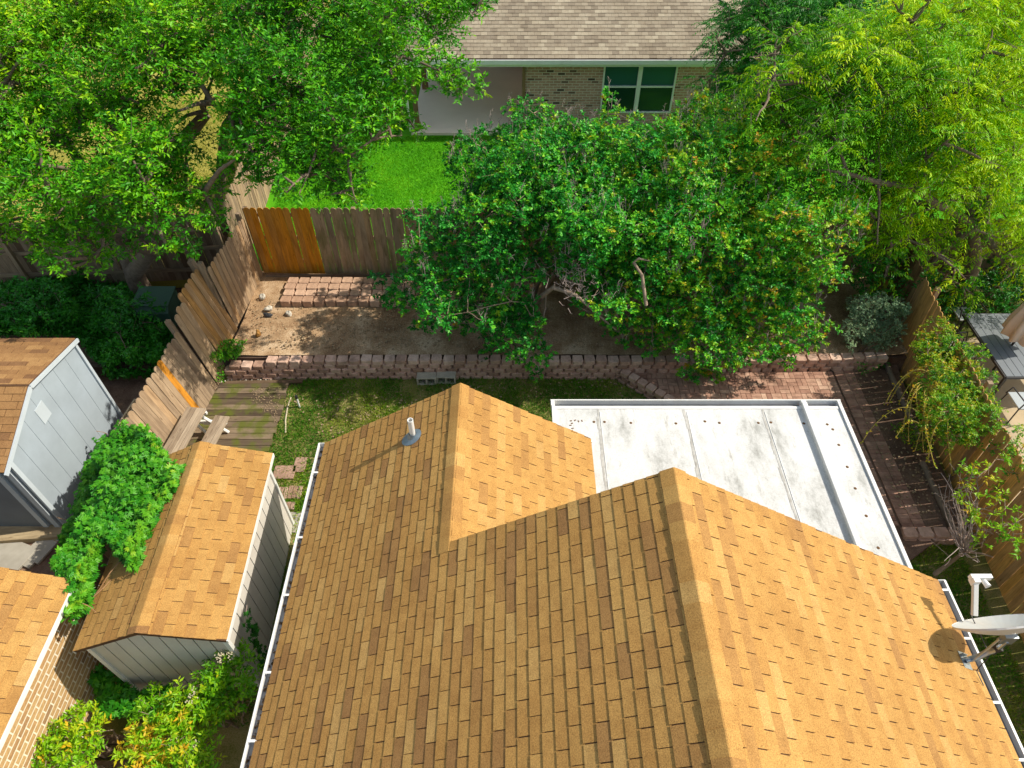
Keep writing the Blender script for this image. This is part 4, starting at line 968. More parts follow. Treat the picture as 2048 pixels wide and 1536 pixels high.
# pipe pieces in the grass
p = [at(580, 795, .05), at(573, 815, .06), at(569, 840, .06), at(569, 866, .05)]
mb = MB(); mb.tube([p[0], p[0].lerp(p[1], .6), p[1], p[2], p[3]], .016, 8); o = obj('hose', mb, m_plain('pale_hose', (.55, .47, .33), .6)); rebase(o, tuple(p[1])); tag(o, 'pale curved length of hose lying on the lawn', 'hose')
sk = thing('garden_stake', 'white stake with a black cap standing in the lawn', 'stake', tuple(at(598, 816, .02)))
b0 = sk.location.copy(); mb = MB(); mb.tube([b0, b0+Vector((-.01, .03, .27))], .018, 8); part('stake', mb, m_white, sk); mb = MB(); mb.tube([b0+Vector((-.01, .03, .27)), b0+Vector((-.012, .034, .34))], [.03, .026], 10); part('cap', mb, m_black, sk)

# stepping stones beside the shed
def stone(px, py, w, d, lab, m=m_step, rz=0, lines=False):
    mb = MB(); p = at(px, py, .05)
    if lines:
        for i in range(3): mb.box(((i-1)*w/3, 0, 0), (w/3-.008, d, .04), None, random.random())
    else: mb.box((0, 0, 0), (w, d, .04), None, random.random())
    o = obj('stepping_stone', mb, m, bevel=.006); o.location = p; o.rotation_euler = (0, 0, rz); tag(o, lab, 'stepping stone', 'stepping stones between the shed and the house')
stone(567, 945, .40, .30, 'plain pink stepping stone, left one of the farthest pair'); stone(598, 930, .22, .34, 'plain pink stepping stone, right one of the farthest pair')
stone(562, 988, .20, .28, 'grooved pink stepping stone hard against the shed corner', lines=True, rz=.05); stone(588, 985, .26, .28, 'grooved pink stepping stone halfway along the path', lines=True)
stone(575, 1012, .24, .16, 'small pink stepping stone in front of the grooved pair', lines=True); stone(582, 1045, .26, .40, 'grey stepping stone nearest the camera by the shed wall', m_slab, -.1)

# left side yard bits
tw = thing('timber_wall', 'low stacked dark timbers below the ground cover beyond the left fence', 'timber wall', (-7.6, 9.9, 0))
for z in (.08, .235, .39):
    mb = MB(); mb.box((-7.9+.04*z, 9.9, z), (3.3, .15, .145), Rz(.05+random.uniform(-.01, .01)), random.random()); part('timber', mb, m_timber, tw)
mb = MB(); mb.box((0, 0, 0), (.44, 1.15, .03)); mb.box((-.21, 0, .04), (.03, 1.15, .06)); mb.box((0, .56, .04), (.44, .03, .06)); o = obj('wooden_tray', mb, m_plyw); o.location = at(262, 850, .55); o.rotation_euler = (0, .05, -.12); tag(o, 'shallow tan tray between the blue-grey shed and the leaning fence', 'tray')
mb = MB(); mb.box((0, 0, .30), (.62, .06, .6)); mb.box((0, .0, .02), (.5, .9, .04));  # kept simple stand
p0 = at(325, 640, .3); ub = thing('utility_box', 'dark green steel utility box half hidden beside the left fence', 'utility box', tuple(p0))
mb = MB(); yz_prism(mb, [(p0.y-.3, p0.z), (p0.y+.35, p0.z), (p0.y+.35, p0.z+.62), (p0.y-.2, p0.z+.56), (p0.y-.3, p0.z+.45)], p0.x-.38, p0.x+.38); part('cabinet', mb, m_utility, ub, bevel=.01)
mb = MB(); mb.box(p0+Vector((0, .06, .635)), (.80, .60, .03), Matrix.Rotation(.1, 3, 'X')); part('lid', mb, m_utility, ub)
mb = MB(); mb.box((0, 0, 0), (2.2, .34, .15), None, .9); o = obj('sleeper', mb, m_wood('pale_sleeper', [(0, (.3, .22, .12)), (1, (.42, .33, .2))]), bevel=.01); o.location = at(20, 1068, .1); o.rotation_euler = (0, 0, .08); tag(o, 'pale wooden sleeper on the ground below the blue-grey shed doors', 'sleeper')
for i, (px, py, w_, d_, lab) in enumerate(((15, 1108, .8, .5, 'grey paving slab in sun at the picture edge'), (92, 1085, .36, .75, 'grey paving slab in shade beside the creeper'), (62, 1112, .30, .40, 'narrow grey paving slab between sun and shade'))):
    mb = MB(); mb.box((0, 0, 0), (w_, d_, .05)); o = obj('paving_slab', mb, m_slab, bevel=.006); o.location = at(px, py, .07-.006*i); o.rotation_euler = (0, 0, -.35); tag(o, lab, 'paving slab', 'grey paving slabs beside the brick house')
# timber steps at the very bottom left under the shrub
ts = thing('timber_steps', 'dark timber boards under the yellow shrub at the bottom of the picture', 'steps', tuple(at(215, 1510, .1)))
for k in range(4):
    mb = MB(); mb.box(at(215, 1480+k*26, .08), (.7, .12, .07), Rz(.02), random.random()); part('timber', mb, m_timber, ts)

# ------------------------------------------------------------------ right neighbour's patio set
slab('neighbour_patio', [(8.7, 3), (20, 3), (20, 10.95), (8.75, 10.95)], 0, .2, m_plain('sandy_concrete', (.50, .40, .26), .9, .2, .5, 1.5))
tb = thing('patio_table', 'grey slatted patio table at the right edge', 'table', (10.3, 9.95, .2))
mb = MB()
for k in range(11): mb.box((9.66+k*.155, 9.97, .95), (.145, 1.82, .03), None, random.random())
part('table_top', mb, m_tablem, tb)
mb = MB(); mb.box((10.43, 9.05, .93), (1.7, .03, .05)); mb.box((10.43, 10.89, .93), (1.7, .03, .05)); mb.box((9.57, 9.97, .93), (.03, 1.84, .05)); part('apron', mb, m_black, tb)
for x, y in ((9.65, 9.12), (9.65, 10.82), (11.2, 9.12), (11.2, 10.82)):
    mb = MB(); mb.box((x, y, .56), (.05, .05, .72)); part('leg', mb, m_black, tb)
um = thing('patio_umbrella', 'closed beige canvas umbrella on a black pole through the patio table', 'umbrella', (10.12, 9.93, .2))
mb = MB(); mb.tube([(10.12, 9.93, .22), (10.12, 9.93, 2.9)], .024, 12); part('pole', mb, m_black, um)
mb = MB(); n = 48; prof = [(1.22, .27), (1.24, .30), (1.55, .29), (1.95, .23), (2.4, .15), (2.8, .05), (2.86, .02)]; vs = []
for z, r in prof:
    for k in range(n):
        a = 2*math.pi*k/n; q = r*(1+.22*math.cos(8*a+z)); vs.append((10.12+q*math.cos(a), 9.93+q*math.sin(a), z+.02*math.cos(8*a)))
mb.v = vs
for i in range(len(prof)-1):
    for k in range(n): j = (k+1) % n; mb.f.append((i*n+k, i*n+j, (i+1)*n+j, (i+1)*n+k)); mb.t.append(.5)
mb.uv = [(0, 0)]*(4*len(mb.f)); part('canopy', mb, m_canvas, um, smooth=True)
def chair(x, y, rz, lab):
    t = thing('patio_chair', lab, 'chair', (x, y, .2), rz, 'metal chairs round the patio table')
    def cp(nm, m_, mat, **k): o = obj(nm, m_, mat, None, **k); o.parent = t
    m_ = MB(); m_.box((0, 0, .43), (.46, .44, .035)); cp('seat', m_, m_seat, bevel=.01)
    m_ = MB(); m_.tube([(-.23, .22, .42), (-.24, .30, .95), (.24, .30, .95), (.23, .22, .42)], .014, 6); m_.tube([(-.12, .24, .5), (-.12, .30, .94)], .008, 5); m_.tube([(.0, .24, .5), (.0, .30, .94)], .008, 5); m_.tube([(.12, .24, .5), (.12, .30, .94)], .008, 5); cp('backrest', m_, m_black)
    for sx in (-1, 1):
        for sy in (-1, 1): m_ = MB(); m_.tube([(sx*.22, sy*.21, .42), (sx*.25, sy*.24, 0)], .013, 6); cp('leg', m_, m_black)
        m_ = MB(); m_.tube([(sx*.24, .27, .66), (sx*.27, -.15, .66), (sx*.25, -.22, .42)], .014, 6); cp('armrest', m_, m_black)
chair(9.95, 11.25, 0, 'dark metal chair on the far side of the patio table under the trees'); chair(9.35, 10.15, math.pi/2, 'metal chair with pale seat between the patio table and the vine'); chair(9.95, 8.72, math.pi, 'metal chair on the near side of the patio table in sun')

# ================================================================== foliage
def unit(a): return a/np.maximum(np.linalg.norm(a, axis=-1, keepdims=True), 1e-9)
def leafobj(name, P, D, Nn, L, W, T, mat, parent=None, label=None):
    P = np.asarray(P, dtype=np.float64); n = len(P); D = unit(D); S = unit(np.cross(D, Nn)); Nn = np.cross(S, D)
    L = np.broadcast_to(L, n)[:, None]; W = np.broadcast_to(W, n)[:, None]
    mid = P + D*L*.42 + Nn*L*.0
    V = np.empty((n, 4, 3)); V[:, 0] = P; V[:, 1] = mid+S*W*.5+Nn*W*.18; V[:, 2] = P+D*L-Nn*L*.10; V[:, 3] = mid-S*W*.5+Nn*W*.18
    me = bpy.data.meshes.new(name); me.vertices.add(4*n); me.vertices.foreach_set('co', V.astype(np.float32).ravel())
    idx = (np.arange(n)*4)[:, None]; F_ = np.concatenate([idx+np.array([[0, 1, 2]]), idx+np.array([[0, 2, 3]])], axis=1).astype(np.int32).ravel()
    me.loops.add(6*n); me.loops.foreach_set('vertex_index', F_); me.polygons.add(2*n)
    me.polygons.foreach_set('loop_start', (np.arange(2*n)*3).astype(np.int32)); me.polygons.foreach_set('loop_total', np.full(2*n, 3, dtype=np.int32))
    a = me.attributes.new('tint', 'FLOAT', 'FACE'); a.data.foreach_set('value', np.repeat(np.clip(T, 0, 1), 2).astype(np.float32))
    me.materials.append(mat); me.update(); me.validate()
    o = bpy.data.objects.new(name, me); COL.objects.link(o)
    if parent is not None:
        me.transform(Matrix.Translation(-parent.matrix_basis.to_translation())); o.parent = parent
    return o
def sphere(n, up=.25):
    d = RNG.normal(size=(n, 3)); d[:, 2] += up; return unit(d)
def leaves_simple(C, R, CT, dens, L=.06, W=.034, tw=.30, k=11, sq=.75, tip=.25, droop=.12, up=.3, flush=0):
    """twigs with alternating leaves around clump centres C (m,3) radii R tints CT"""
    m = len(C); cnt = np.maximum(5, (dens*(R+.05)**2).astype(int)); ci = np.repeat(np.arange(m), cnt); nt_ = len(ci)
    d = sphere(nt_, up); rad = R[ci]*(.25+.75*RNG.random(nt_)**.5); 
    base = C[ci] + d*rad[:, None]*np.array([1, 1, sq])
    td = unit(d*np.array([1, 1, .7])+RNG.normal(size=(nt_, 3))*.45+np.array([0, 0, .15])); tl = tw*(.6+.8*RNG.random(nt_))*np.clip(R[ci]/.3, .55, 1)
    s = (np.arange(k)+.5)/k; q = np.repeat(np.arange(nt_), k); s = np.tile(s, nt_)
    P = base[q]+td[q]*(tl[q]*s)[:, None]; P[:, 2] -= droop*tl[q]*s**2
    side = unit(np.cross(td[q], np.array([0, 0, 1.])+RNG.normal(size=(len(q), 3))*.25)); sg = np.where(np.arange(len(q)) % 2, 1., -1.)[:, None]
    D = unit(side*sg*.8+td[q]*.6+RNG.normal(size=(len(q), 3))*.35+np.array([0, 0, -.05]))
    Nn = unit(np.array([0, 0, .85])+RNG.normal(size=(len(q), 3))*.6+d[q]*.45)
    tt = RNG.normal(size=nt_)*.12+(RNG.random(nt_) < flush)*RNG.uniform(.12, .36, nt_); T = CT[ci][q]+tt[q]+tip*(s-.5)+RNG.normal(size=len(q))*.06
    sz = .75+.5*RNG.random(len(q))
    return P, D, Nn, L*sz, W*sz, T, (base, td, tl)
def leaves_frond(C, R, CT, dens, L=.075, W=.022, fl=.42, k=10, sq=.7, up=.35, droop=.55):
    m = len(C); cnt = np.maximum(3, (dens*R**2).astype(int)); ci = np.repeat(np.arange(m), cnt); nf = len(ci)
    d = sphere(nf, up); rad = R[ci]*(.2+.8*RNG.random(nf)**.5); base = C[ci]+d*rad[:, None]*np.array([1, 1, sq])
    h = unit(d*np.array([1, 1, .35])+RNG.normal(size=(nf, 3))*.4+np.array([0, 0, .1])); ln = fl*(.6+.7*RNG.random(nf))
    s = np.repeat((np.arange(k)+.8)/k, 2); q = np.repeat(np.arange(nf), 2*k); s = np.tile(s, nf)
    P = base[q]+h[q]*(ln[q]*s)[:, None]; P[:, 2] -= droop*ln[q]*s**2
    side = unit(np.cross(h[q], np.array([0, 0, 1.]))); sg = np.where(np.arange(len(q)) % 2, 1., -1.)[:, None]
    D = unit(side*sg*.75+h[q]*.45+np.array([0, 0, -.55])+RNG.normal(size=(len(q), 3))*.18)
    Nn = unit(np.array([0, 0, 1.])+side*sg*.5+RNG.normal(size=(len(q), 3))*.25)
    tt = RNG.normal(size=nf)*.12; T = CT[ci][q]+tt[q]+.15*(s-.5)+RNG.normal(size=len(q))*.05; sz = (.8+.4*RNG.random(len(q)))*(1-.35*s)
    return P, D, Nn, L*sz, W*sz, T, (base, h, ln)
def darts(poly, spacing, n=4000, holes=()):
    xs = [p[0] for p in poly]; ys = [p[1] for p in poly]; out = []; s2 = spacing**2
    for _ in range(n):
        x, y = random.uniform(min(xs), max(xs)), random.uniform(min(ys), max(ys))
        if not inside(x, y, poly) or any(inside(x, y, h) for h in holes): continue
        if all((x-a)**2+(y-b)**2 > s2 for a, b in out): out.append((x, y))
    return out
def interp(v, tab):
    return float(np.interp(v, [t[0] for t in tab], [t[1] for t in tab]))
def bend(p, q, sag=0, n=5, j=.06):
    p = Vector(p); q = Vector(q); L = (q-p).length; pts = []
    o = Vector((random.uniform(-1, 1), random.uniform(-1, 1), random.uniform(-1, 1)))*j*L
    for i in range(n+1):
        t = i/n; c = p.lerp(q, t)+o*math.sin(math.pi*t)+Vector((0, 0, sag*L*math.sin(math.pi*t)))
        if 0 < i < n: c += Vector((random.uniform(-1, 1), random.uniform(-1, 1), random.uniform(-1, 1)))*.02*L
        pts.append(c)
    return pts
def limbs(trunks, C, R, mat, root, rt=.12, nl=7, tw=None, twr=.006, lim=.35):
    """trunks: list of polylines; each clump gets a limb from a shared node"""
    C = np.asarray(C).copy(); C[:, 2] -= R*.45; mb = MB()
    tops = []
    for tr in trunks:
        pts = [Vector(p) for p in tr]; mb.tube(pts, list(np.linspace(rt, rt*.6, len(pts))), 9); tops.append(pts)
    # farthest point nodes
    idx = [0]
    while len(idx) < min(nl, len(C)):
        dd = np.min(np.linalg.norm(C[:, None]-C[idx][None], axis=2), axis=1); idx.append(int(np.argmax(dd)))
    nodes = []
    for i in idx:
        c = Vector(C[i]); tp = min((t[-1] for t in tops), key=lambda q: (q-c).length); nd = tp.lerp(c, .62)-Vector((0, 0, .15)); pts = bend(tp, nd, .06); mb.tube(pts, list(np.linspace(rt*.55, rt*.26, len(pts))), 7); nodes += pts[2:]
    for i, c in enumerate(C):
        c = Vector(c); nd = min(nodes, key=lambda q: (q-c).length); 
        if (nd-c).length > .05:
            pts = bend(nd, c, .04); mb.tube(pts, list(np.linspace(rt*.20, rt*.07, len(pts))), 5, cap=False)
        nodes.append(nd.lerp(c, .6))
    if tw is not None:
        base, d, l = tw; sel = RNG.permutation(len(base))[:int(len(base)*lim)]
        for i in sel:
            p = Vector(base[i]); q = Vector(base[i]+d[i]*l[i]*.9); s = Vector(base[i]-d[i]*.12); mb.tube([s, p, q], [twr, twr*.8, twr*.4], 3, cap=False)
    return part('trunk', mb, mat, root, smooth=True)
def tree(name, label, cat, trunks, cl, leafmat, bark, style='simple', dens=60, group=None, rt=.12, nl=7, lim=.3, cover=None, **k):
    """cl: list of (x,y,z,r,tint)"""
    root = thing(name, label, cat, tuple(trunks[0][0]), 0, group)
    A = np.array(cl, dtype=float); C, R, T = A[:, :3], A[:, 3], A[:, 4]
    f = leaves_simple if style == 'simple' else leaves_frond
    P, D, Nn, L, W, TT, tw = f(C, R, T, dens, **k)
    leafobj('crown', P, D, Nn, L, W, TT, leafmat, root)
    limbs(trunks, C, R, bark, root, rt, nl, tw, lim=lim)
    return root, len(P)
NL = {}
def clumps(poly, ytab, spacing, r, tint=lambda x, y: .45, holes=(), yj=.35, under=0, rj=.25):
    """points of the outline pushed to their own depth (ytab: picture row -> distance); big clumps inside, small ones along the edge"""
    out = []; big = []
    def ok(x, y, q):
        for k in range(10):
            a = .628*k; u, v = x+q*math.cos(a), y+q*math.sin(a)*.85
            if not (-60 < u < 2108 and v > -40): continue
            if not inside(u, v, poly) or any(inside(u, v, h) for h in holes): return False
        return True
    def add(px, py, rr, und):
        y = interp(py, ytab)+random.gauss(0, yj); p = aty(px, py, y)
        if p.z-rr*.6 < .35: p.z = .35+rr*.6
        out.append((p.x, p.y, p.z, rr, min(.85, tint(px, py)+random.gauss(0, .07))))
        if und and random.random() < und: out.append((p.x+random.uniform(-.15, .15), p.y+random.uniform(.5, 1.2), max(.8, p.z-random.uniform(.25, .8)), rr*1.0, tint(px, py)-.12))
    for (px, py) in darts(poly, spacing, holes=holes):
        rr = r*random.uniform(1-rj, 1+rj); y = interp(py, ytab); z = aty(px, py, y).z; ppm = FPX/(y*_c+(CAMH-z)*_s)
        if ok(px, py, (rr+.10)*ppm): add(px, py, rr, under); big.append((px, py, rr*ppm))
    for (px, py) in darts(poly, spacing*.46, n=9000, holes=holes):
        y = interp(py, ytab); z = aty(px, py, y).z; ppm = FPX/(y*_c+(CAMH-z)*_s); rr = r*random.uniform(.26, .42)
        if any((px-a)**2+(py-b)**2 < (q*.95)**2 for a, b, q in big): continue
        if ok(px, py, rr*ppm*.8): add(px, py, rr, 0)
    return out

# --- crape myrtles in the bed
ytC = [(190, 13.0), (300, 11.9), (450, 10.55), (560, 10.2), (650, 9.9), (740, 9.42)]
hC = [[(1085, 610), (1180, 640), (1215, 690), (1095, 700)], [(1060, 565), (1150, 560), (1140, 600), (1070, 600)]]
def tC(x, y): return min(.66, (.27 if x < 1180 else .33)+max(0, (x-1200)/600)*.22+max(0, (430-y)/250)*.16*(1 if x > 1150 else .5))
polyA = [(1066, 172), (1102, 205), (1200, 235), (1240, 400), (1225, 540), (1105, 560), (1098, 650), (1102, 755), (1050, 760), (1030, 715), (950, 722), (935, 660), (890, 668), (838, 682), (815, 632), (770, 622), (735, 545), (800, 545), (790, 510), (815, 475), (780, 430), (870, 415), (905, 400), (875, 330), (885, 280), (935, 255), (1000, 235), (1020, 200)]
polyB = [(1070, 240), (1185, 235), (1212, 172), (1255, 225), (1375, 215), (1430, 300), (1450, 430), (1350, 570), (1275, 600), (1292, 705), (1205, 705), (1180, 632), (1085, 590), (1120, 500), (1100, 380)]
polyC = [(1320, 230), (1400, 178), (1450, 195), (1525, 170), (1570, 225), (1660, 330), (1740, 430), (1735, 480), (1690, 520), (1700, 570), (1640, 600), (1680, 670), (1585, 735), (1530, 715), (1430, 770), (1455, 795), (1350, 760), (1380, 712), (1285, 705), (1265, 600), (1270, 540), (1330, 430), (1310, 300)]
def trunkset(bx, by, n, h, spread, z0=.4):
    out = []
    for i in range(n):
        a = 2*math.pi*i/n+random.uniform(-.4, .4); t = (bx+spread*math.cos(a), by+spread*math.sin(a), z0+h*random.uniform(.85, 1.1))
        out.append(bend((bx+.08*math.cos(a), by+.08*math.sin(a), z0-.05), t, 0, 6, .07))
    return out
GC = 'crape myrtles in the soil bed'
specs = [(polyA, (.45, 11.8), 'leftmost crape myrtle with dark green leaves over the pink blocks', .30, 'A'), (polyB, (2.6, 11.7), 'middle crape myrtle with bare gnarled limbs showing below its crown', .38, 'B'), (polyC, (5.2, 11.4), 'rightmost crape myrtle with orange new growth overhanging the brick pavers', .5, 'C')]
for pl, (bx, by), lab, tm, key in specs:
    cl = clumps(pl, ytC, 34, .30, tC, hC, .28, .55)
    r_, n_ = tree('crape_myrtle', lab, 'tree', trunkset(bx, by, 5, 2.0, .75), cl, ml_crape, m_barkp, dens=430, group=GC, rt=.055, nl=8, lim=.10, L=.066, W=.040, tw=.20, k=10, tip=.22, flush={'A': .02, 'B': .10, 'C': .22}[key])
    NL['crape'+key] = n_
    # dry seed heads at branch tips
    mb = MB(); A = np.array(cl)
    for _ in range(330):
        c = A[random.randrange(len(A))]
        if c[2] < 1.6 and random.random() < .5: continue
        a = random.uniform(0, 6.28); p = Vector((c[0]+c[3]*.8*math.cos(a)*random.random(), c[1]+c[3]*.8*math.sin(a)*random.random(), c[2]+c[3]*.8)); 
        top = p+Vector((random.uniform(-.08, .08), random.uniform(-.08, .08), random.uniform(.12, .30))); mb.tube([p, top], [.005, .003], 3, cap=False)
        for k in range(4):
            q = p.lerp(top, .4+.18*k); mb.tube([q, q+Vector((random.uniform(-.06, .06), random.uniform(-.06, .06), random.uniform(.02, .07)))], [.004, .003], 3, cap=False)
    o = part('seed_heads', mb, m_deadtwig, r_); o['kind'] = 'stuff'
# exposed crooked limbs under the middle crape myrtle
mid = [o for o in COL.objects if o.name.startswith('crape_myrtle')][1]
mb = MB()
pp = [at(1082, 592, 2.0), at(1105, 575, 2.5), at(1150, 590, 2.5), at(1185, 622, 2.2), at(1230, 660, 1.7)]; mb.tube(pp, [.05, .045, .032, .022, .012], 8)
pp = [at(1290, 610, 2.4), at(1282, 550, 3.0), at(1265, 525, 3.15), at(1275, 517, 3.2), at(1298, 522, 3.15)]; mb.tube(pp, [.035, .03, .028, .024, .010], 8)
pp = [(2.4, 11.6, .5), at(1170, 500, 2.3), at(1190, 470, 2.6), at(1240, 460, 2.8)]; mb.tube(pp, [.05, .04, .028, .015], 8)
part('bare_limb', mb, m_barkp, mid, smooth=True)
mb = MB()
for _ in range(130):
    p = at(random.gauss(1145, 24), random.gauss(560, 20), 2.85+random.uniform(-.2, .2)); a = unit(RNG.normal(size=3)); mb.tube([p, p+Vector(a)*.10, p+Vector(a)*.16+Vector((0, 0, .05))], [.006, .004, .003], 3, cap=False)
part('dead_twigs', mb, m_deadtwig, mid)['kind'] = 'stuff'

# --- big shade tree on the left
hl = [[(350, 200), (385, 205), (445, 250), (450, 310), (400, 350), (370, 300), (380, 250)], [(280, 190), (310, 190), (320, 230), (290, 235)], [(95, 300), (150, 302), (140, 330), (105, 328)]]
polyL = [(-120, -60), (540, -60), (560, 60), (500, 200), (500, 330), (455, 390), (445, 450), (390, 500), (330, 530), (300, 470), (240, 430), (215, 545), (85, 560), (50, 490), (0, 470), (-120, 490)]
ytL = [(-60, 13.6), (100, 12.2), (300, 10.9), (450, 10.2), (540, 9.8)]
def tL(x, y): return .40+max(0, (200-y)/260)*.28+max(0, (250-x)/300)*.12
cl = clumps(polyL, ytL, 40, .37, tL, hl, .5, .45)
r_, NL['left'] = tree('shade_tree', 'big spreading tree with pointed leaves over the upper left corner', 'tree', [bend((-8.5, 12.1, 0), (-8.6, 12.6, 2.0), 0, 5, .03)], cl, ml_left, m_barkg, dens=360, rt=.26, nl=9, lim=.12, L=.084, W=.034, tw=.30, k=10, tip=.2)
mb = MB(); pp = [(-8.5, 12.2, 1.0), at(300, 500, 2.0), at(240, 478, 2.5), at(195, 440, 2.9), at(120, 400, 3.4)]; mb.tube(pp, [.2, .16, .13, .10, .06], 10); part('limb', mb, m_barkg, r_, smooth=True)
# slimmer tree behind it
hB = [[(620, 100), (650, 100), (650, 150), (620, 150)]]
polyM = [(440, -60), (975, -60), (992, 14), (925, 50), (890, 85), (810, 75), (800, 90), (840, 95), (905, 105), (945, 140), (990, 168), (940, 205), (880, 185), (835, 165), (815, 215), (862, 280), (790, 275), (735, 295), (742, 380), (735, 440), (705, 445), (690, 400), (640, 395), (570, 400), (500, 375), (460, 340), (440, 300), (440, 200), (440, 60)]
ytM = [(-60, 12.8), (100, 11.6), (250, 10.6), (400, 9.9)]
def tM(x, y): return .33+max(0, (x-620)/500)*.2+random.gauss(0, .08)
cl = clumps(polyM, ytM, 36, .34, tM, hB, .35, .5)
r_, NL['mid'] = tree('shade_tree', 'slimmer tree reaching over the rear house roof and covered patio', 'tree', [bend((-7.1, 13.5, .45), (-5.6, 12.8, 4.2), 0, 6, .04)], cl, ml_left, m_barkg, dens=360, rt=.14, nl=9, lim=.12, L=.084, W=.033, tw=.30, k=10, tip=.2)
# --- yellow-green feathery tree on the right
polyR = [(1480, 100), (1560, 40), (1700, 10), (1780, -40), (2140, -60), (2140, 600), (2050, 600), (2010, 520), (1950, 470), (1930, 500), (1975, 600), (1930, 620), (1870, 585), (1830, 520), (1800, 600), (1760, 600), (1730, 530), (1740, 450), (1670, 380), (1575, 310), (1500, 250), (1470, 170)]
ytR = [(-60, 14.2), (100, 12.9), (300, 11.8), (450, 11.4), (600, 11.2)]
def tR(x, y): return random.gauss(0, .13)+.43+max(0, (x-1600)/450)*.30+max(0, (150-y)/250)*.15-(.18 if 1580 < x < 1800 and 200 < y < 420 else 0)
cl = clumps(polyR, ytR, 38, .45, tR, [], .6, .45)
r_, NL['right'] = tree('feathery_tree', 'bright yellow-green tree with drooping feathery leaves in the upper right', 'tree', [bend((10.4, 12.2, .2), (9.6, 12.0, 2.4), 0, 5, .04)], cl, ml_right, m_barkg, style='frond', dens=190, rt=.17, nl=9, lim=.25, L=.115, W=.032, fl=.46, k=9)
polyD = [(1385, 90), (1430, 0), (1450, -60), (1800, -60), (1780, 60), (1600, 200), (1600, 300), (1540, 250), (1440, 230), (1390, 180), (1395, 130)]
cl = clumps(polyD, [(-60, 17.5), (300, 15.8)], 40, .50, lambda x, y: .45+random.gauss(0, .1), [], .5, .8)
r_, NL['dark'] = tree('leafy_tree', 'dark green tree leaning over the right end of the rear house', 'tree', [bend((8.2, 17.5, .45), (8.0, 17.2, 2.4), 0, 5, .04)], cl, ml_mid, m_barkg, style='frond', dens=190, rt=.15, nl=8, lim=.15, L=.10, W=.032, fl=.40)
# --- understorey shrub at the right, below the feathery tree
polyU = [(1700, 470), (1800, 490), (1880, 560), (1900, 640), (1860, 680), (1800, 640), (1720, 600), (1690, 560)]
cl = clumps(polyU, [(450, 11.8), (680, 10.9)], 36, .34, lambda x, y: .4, [], .3, .5)
r_, NL['und'] = tree('shrub', 'leafy green shrub in the corner behind the sage shrub', 'shrub', trunkset(9.0, 11.9, 4, .9, .4, .2), cl, ml_mid, m_barkg, dens=260, rt=.04, nl=5, lim=.1, L=.075, W=.036, tw=.28, k=10)
cl = clumps([(1875, 540), (2080, 540), (2080, 650), (1990, 650), (1880, 640)], [(540, 12.4), (660, 11.5)], 26, .34, lambda x, y: .35, [], .2, .5)
r_, _ = tree('shrub', 'dark shrub growing behind the patio chairs at the right edge', 'shrub', trunkset(10.8, 12.3, 4, .8, .5, .2), cl, ml_mid, m_barkg, dens=260, rt=.04, nl=4, lim=.1, L=.075, W=.036, tw=.28, k=10)
# --- grey-green sage
polyS = [(1700, 600), (1740, 585), (1790, 590), (1820, 610), (1810, 660), (1790, 690), (1760, 700), (1700, 700), (1680, 670), (1685, 630)]
cl = clumps(polyS, [(580, 10.75), (700, 10.35)], 21, .17, lambda x, y: .5+random.gauss(0, .12), [], .12, .4)
r_, NL['sage'] = tree('sage_shrub', 'grey-green fine leaved shrub at the end of the retaining wall', 'shrub', trunkset(7.35, 10.35, 6, .5, .3, .3), cl, ml_sage, m_barkg, dens=1500, rt=.022, nl=6, lim=.12, L=.030, W=.020, tw=.16, k=10, tip=.35)
# --- vine over the right fence
polyV = [(1865, 655), (1895, 665), (1950, 705), (1970, 760), (1980, 820), (1965, 850), (1930, 850), (1890, 830), (1865, 780), (1845, 720), (1845, 680)]
def vine_pts(poly, sp, r, tint):
    out = []
    for px, py in darts(poly, sp):
        p = at(px, py, 1.75+random.uniform(-.1, .25)); out.append((p.x, p.y, p.z, r*random.uniform(.7, 1.2), tint+random.gauss(0, .15)))
        if random.random() < .7: out.append((p.x-random.uniform(.0, .12), p.y, p.z-random.uniform(.2, .5), r, tint-.1))
    return out
cl = vine_pts(polyV, 24, .19, .5)
r_, NL['vine'] = tree('vine', 'tangled yellow-green vine piled on top of the right fence', 'vine', trunkset(8.45, 8.6, 5, 1.4, .25, .1), cl, ml_vine, m_barkp, dens=700, rt=.016, nl=6, lim=.1, L=.048, W=.026, tw=.20, k=9, tip=.45)
mb = MB(); LP = []
for i in range(26):
    p0 = at(random.uniform(1830, 1900), random.uniform(700, 850), 1.75); a = random.uniform(2.4, 4.2); pts = [p0]
    L_ = random.uniform(.5, 1.1)
    for k in range(1, 9):
        s = k/8; pts.append(p0+Vector((math.cos(a+s*.9)*L_*s*.7, math.sin(a+s*.9)*L_*s*.7, .25*s-1.3*s*s*L_*.7)))
    mb.tube(pts, .007, 4)
    for k in range(2, 9):
        for _ in range(3): LP.append(tuple(pts[k]+Vector((random.uniform(-.03, .03), random.uniform(-.03, .03), random.uniform(-.03, .03)))))
part('runner', mb, m_plain('yellow_stems', (.42, .33, .06), .7), r_)
n = len(LP); leafobj('runner_leaves', np.array(LP), sphere(n, 0), sphere(n, 1.2), .05, .03, .85+RNG.normal(size=n)*.12, ml_vine, r_)
cl = vine_pts([(2000, 850), (2060, 850), (2060, 960), (2030, 950)], 26, .15, .45)
r_, _ = tree('vine', 'leafy vine spilling over the right fence at the picture edge', 'vine', trunkset(8.5, 7.2, 4, 1.3, .25, .1), cl, ml_vine, m_barkp, dens=200, rt=.014, nl=5, lim=.2, L=.05, W=.028, tw=.22, k=8, tip=.4)
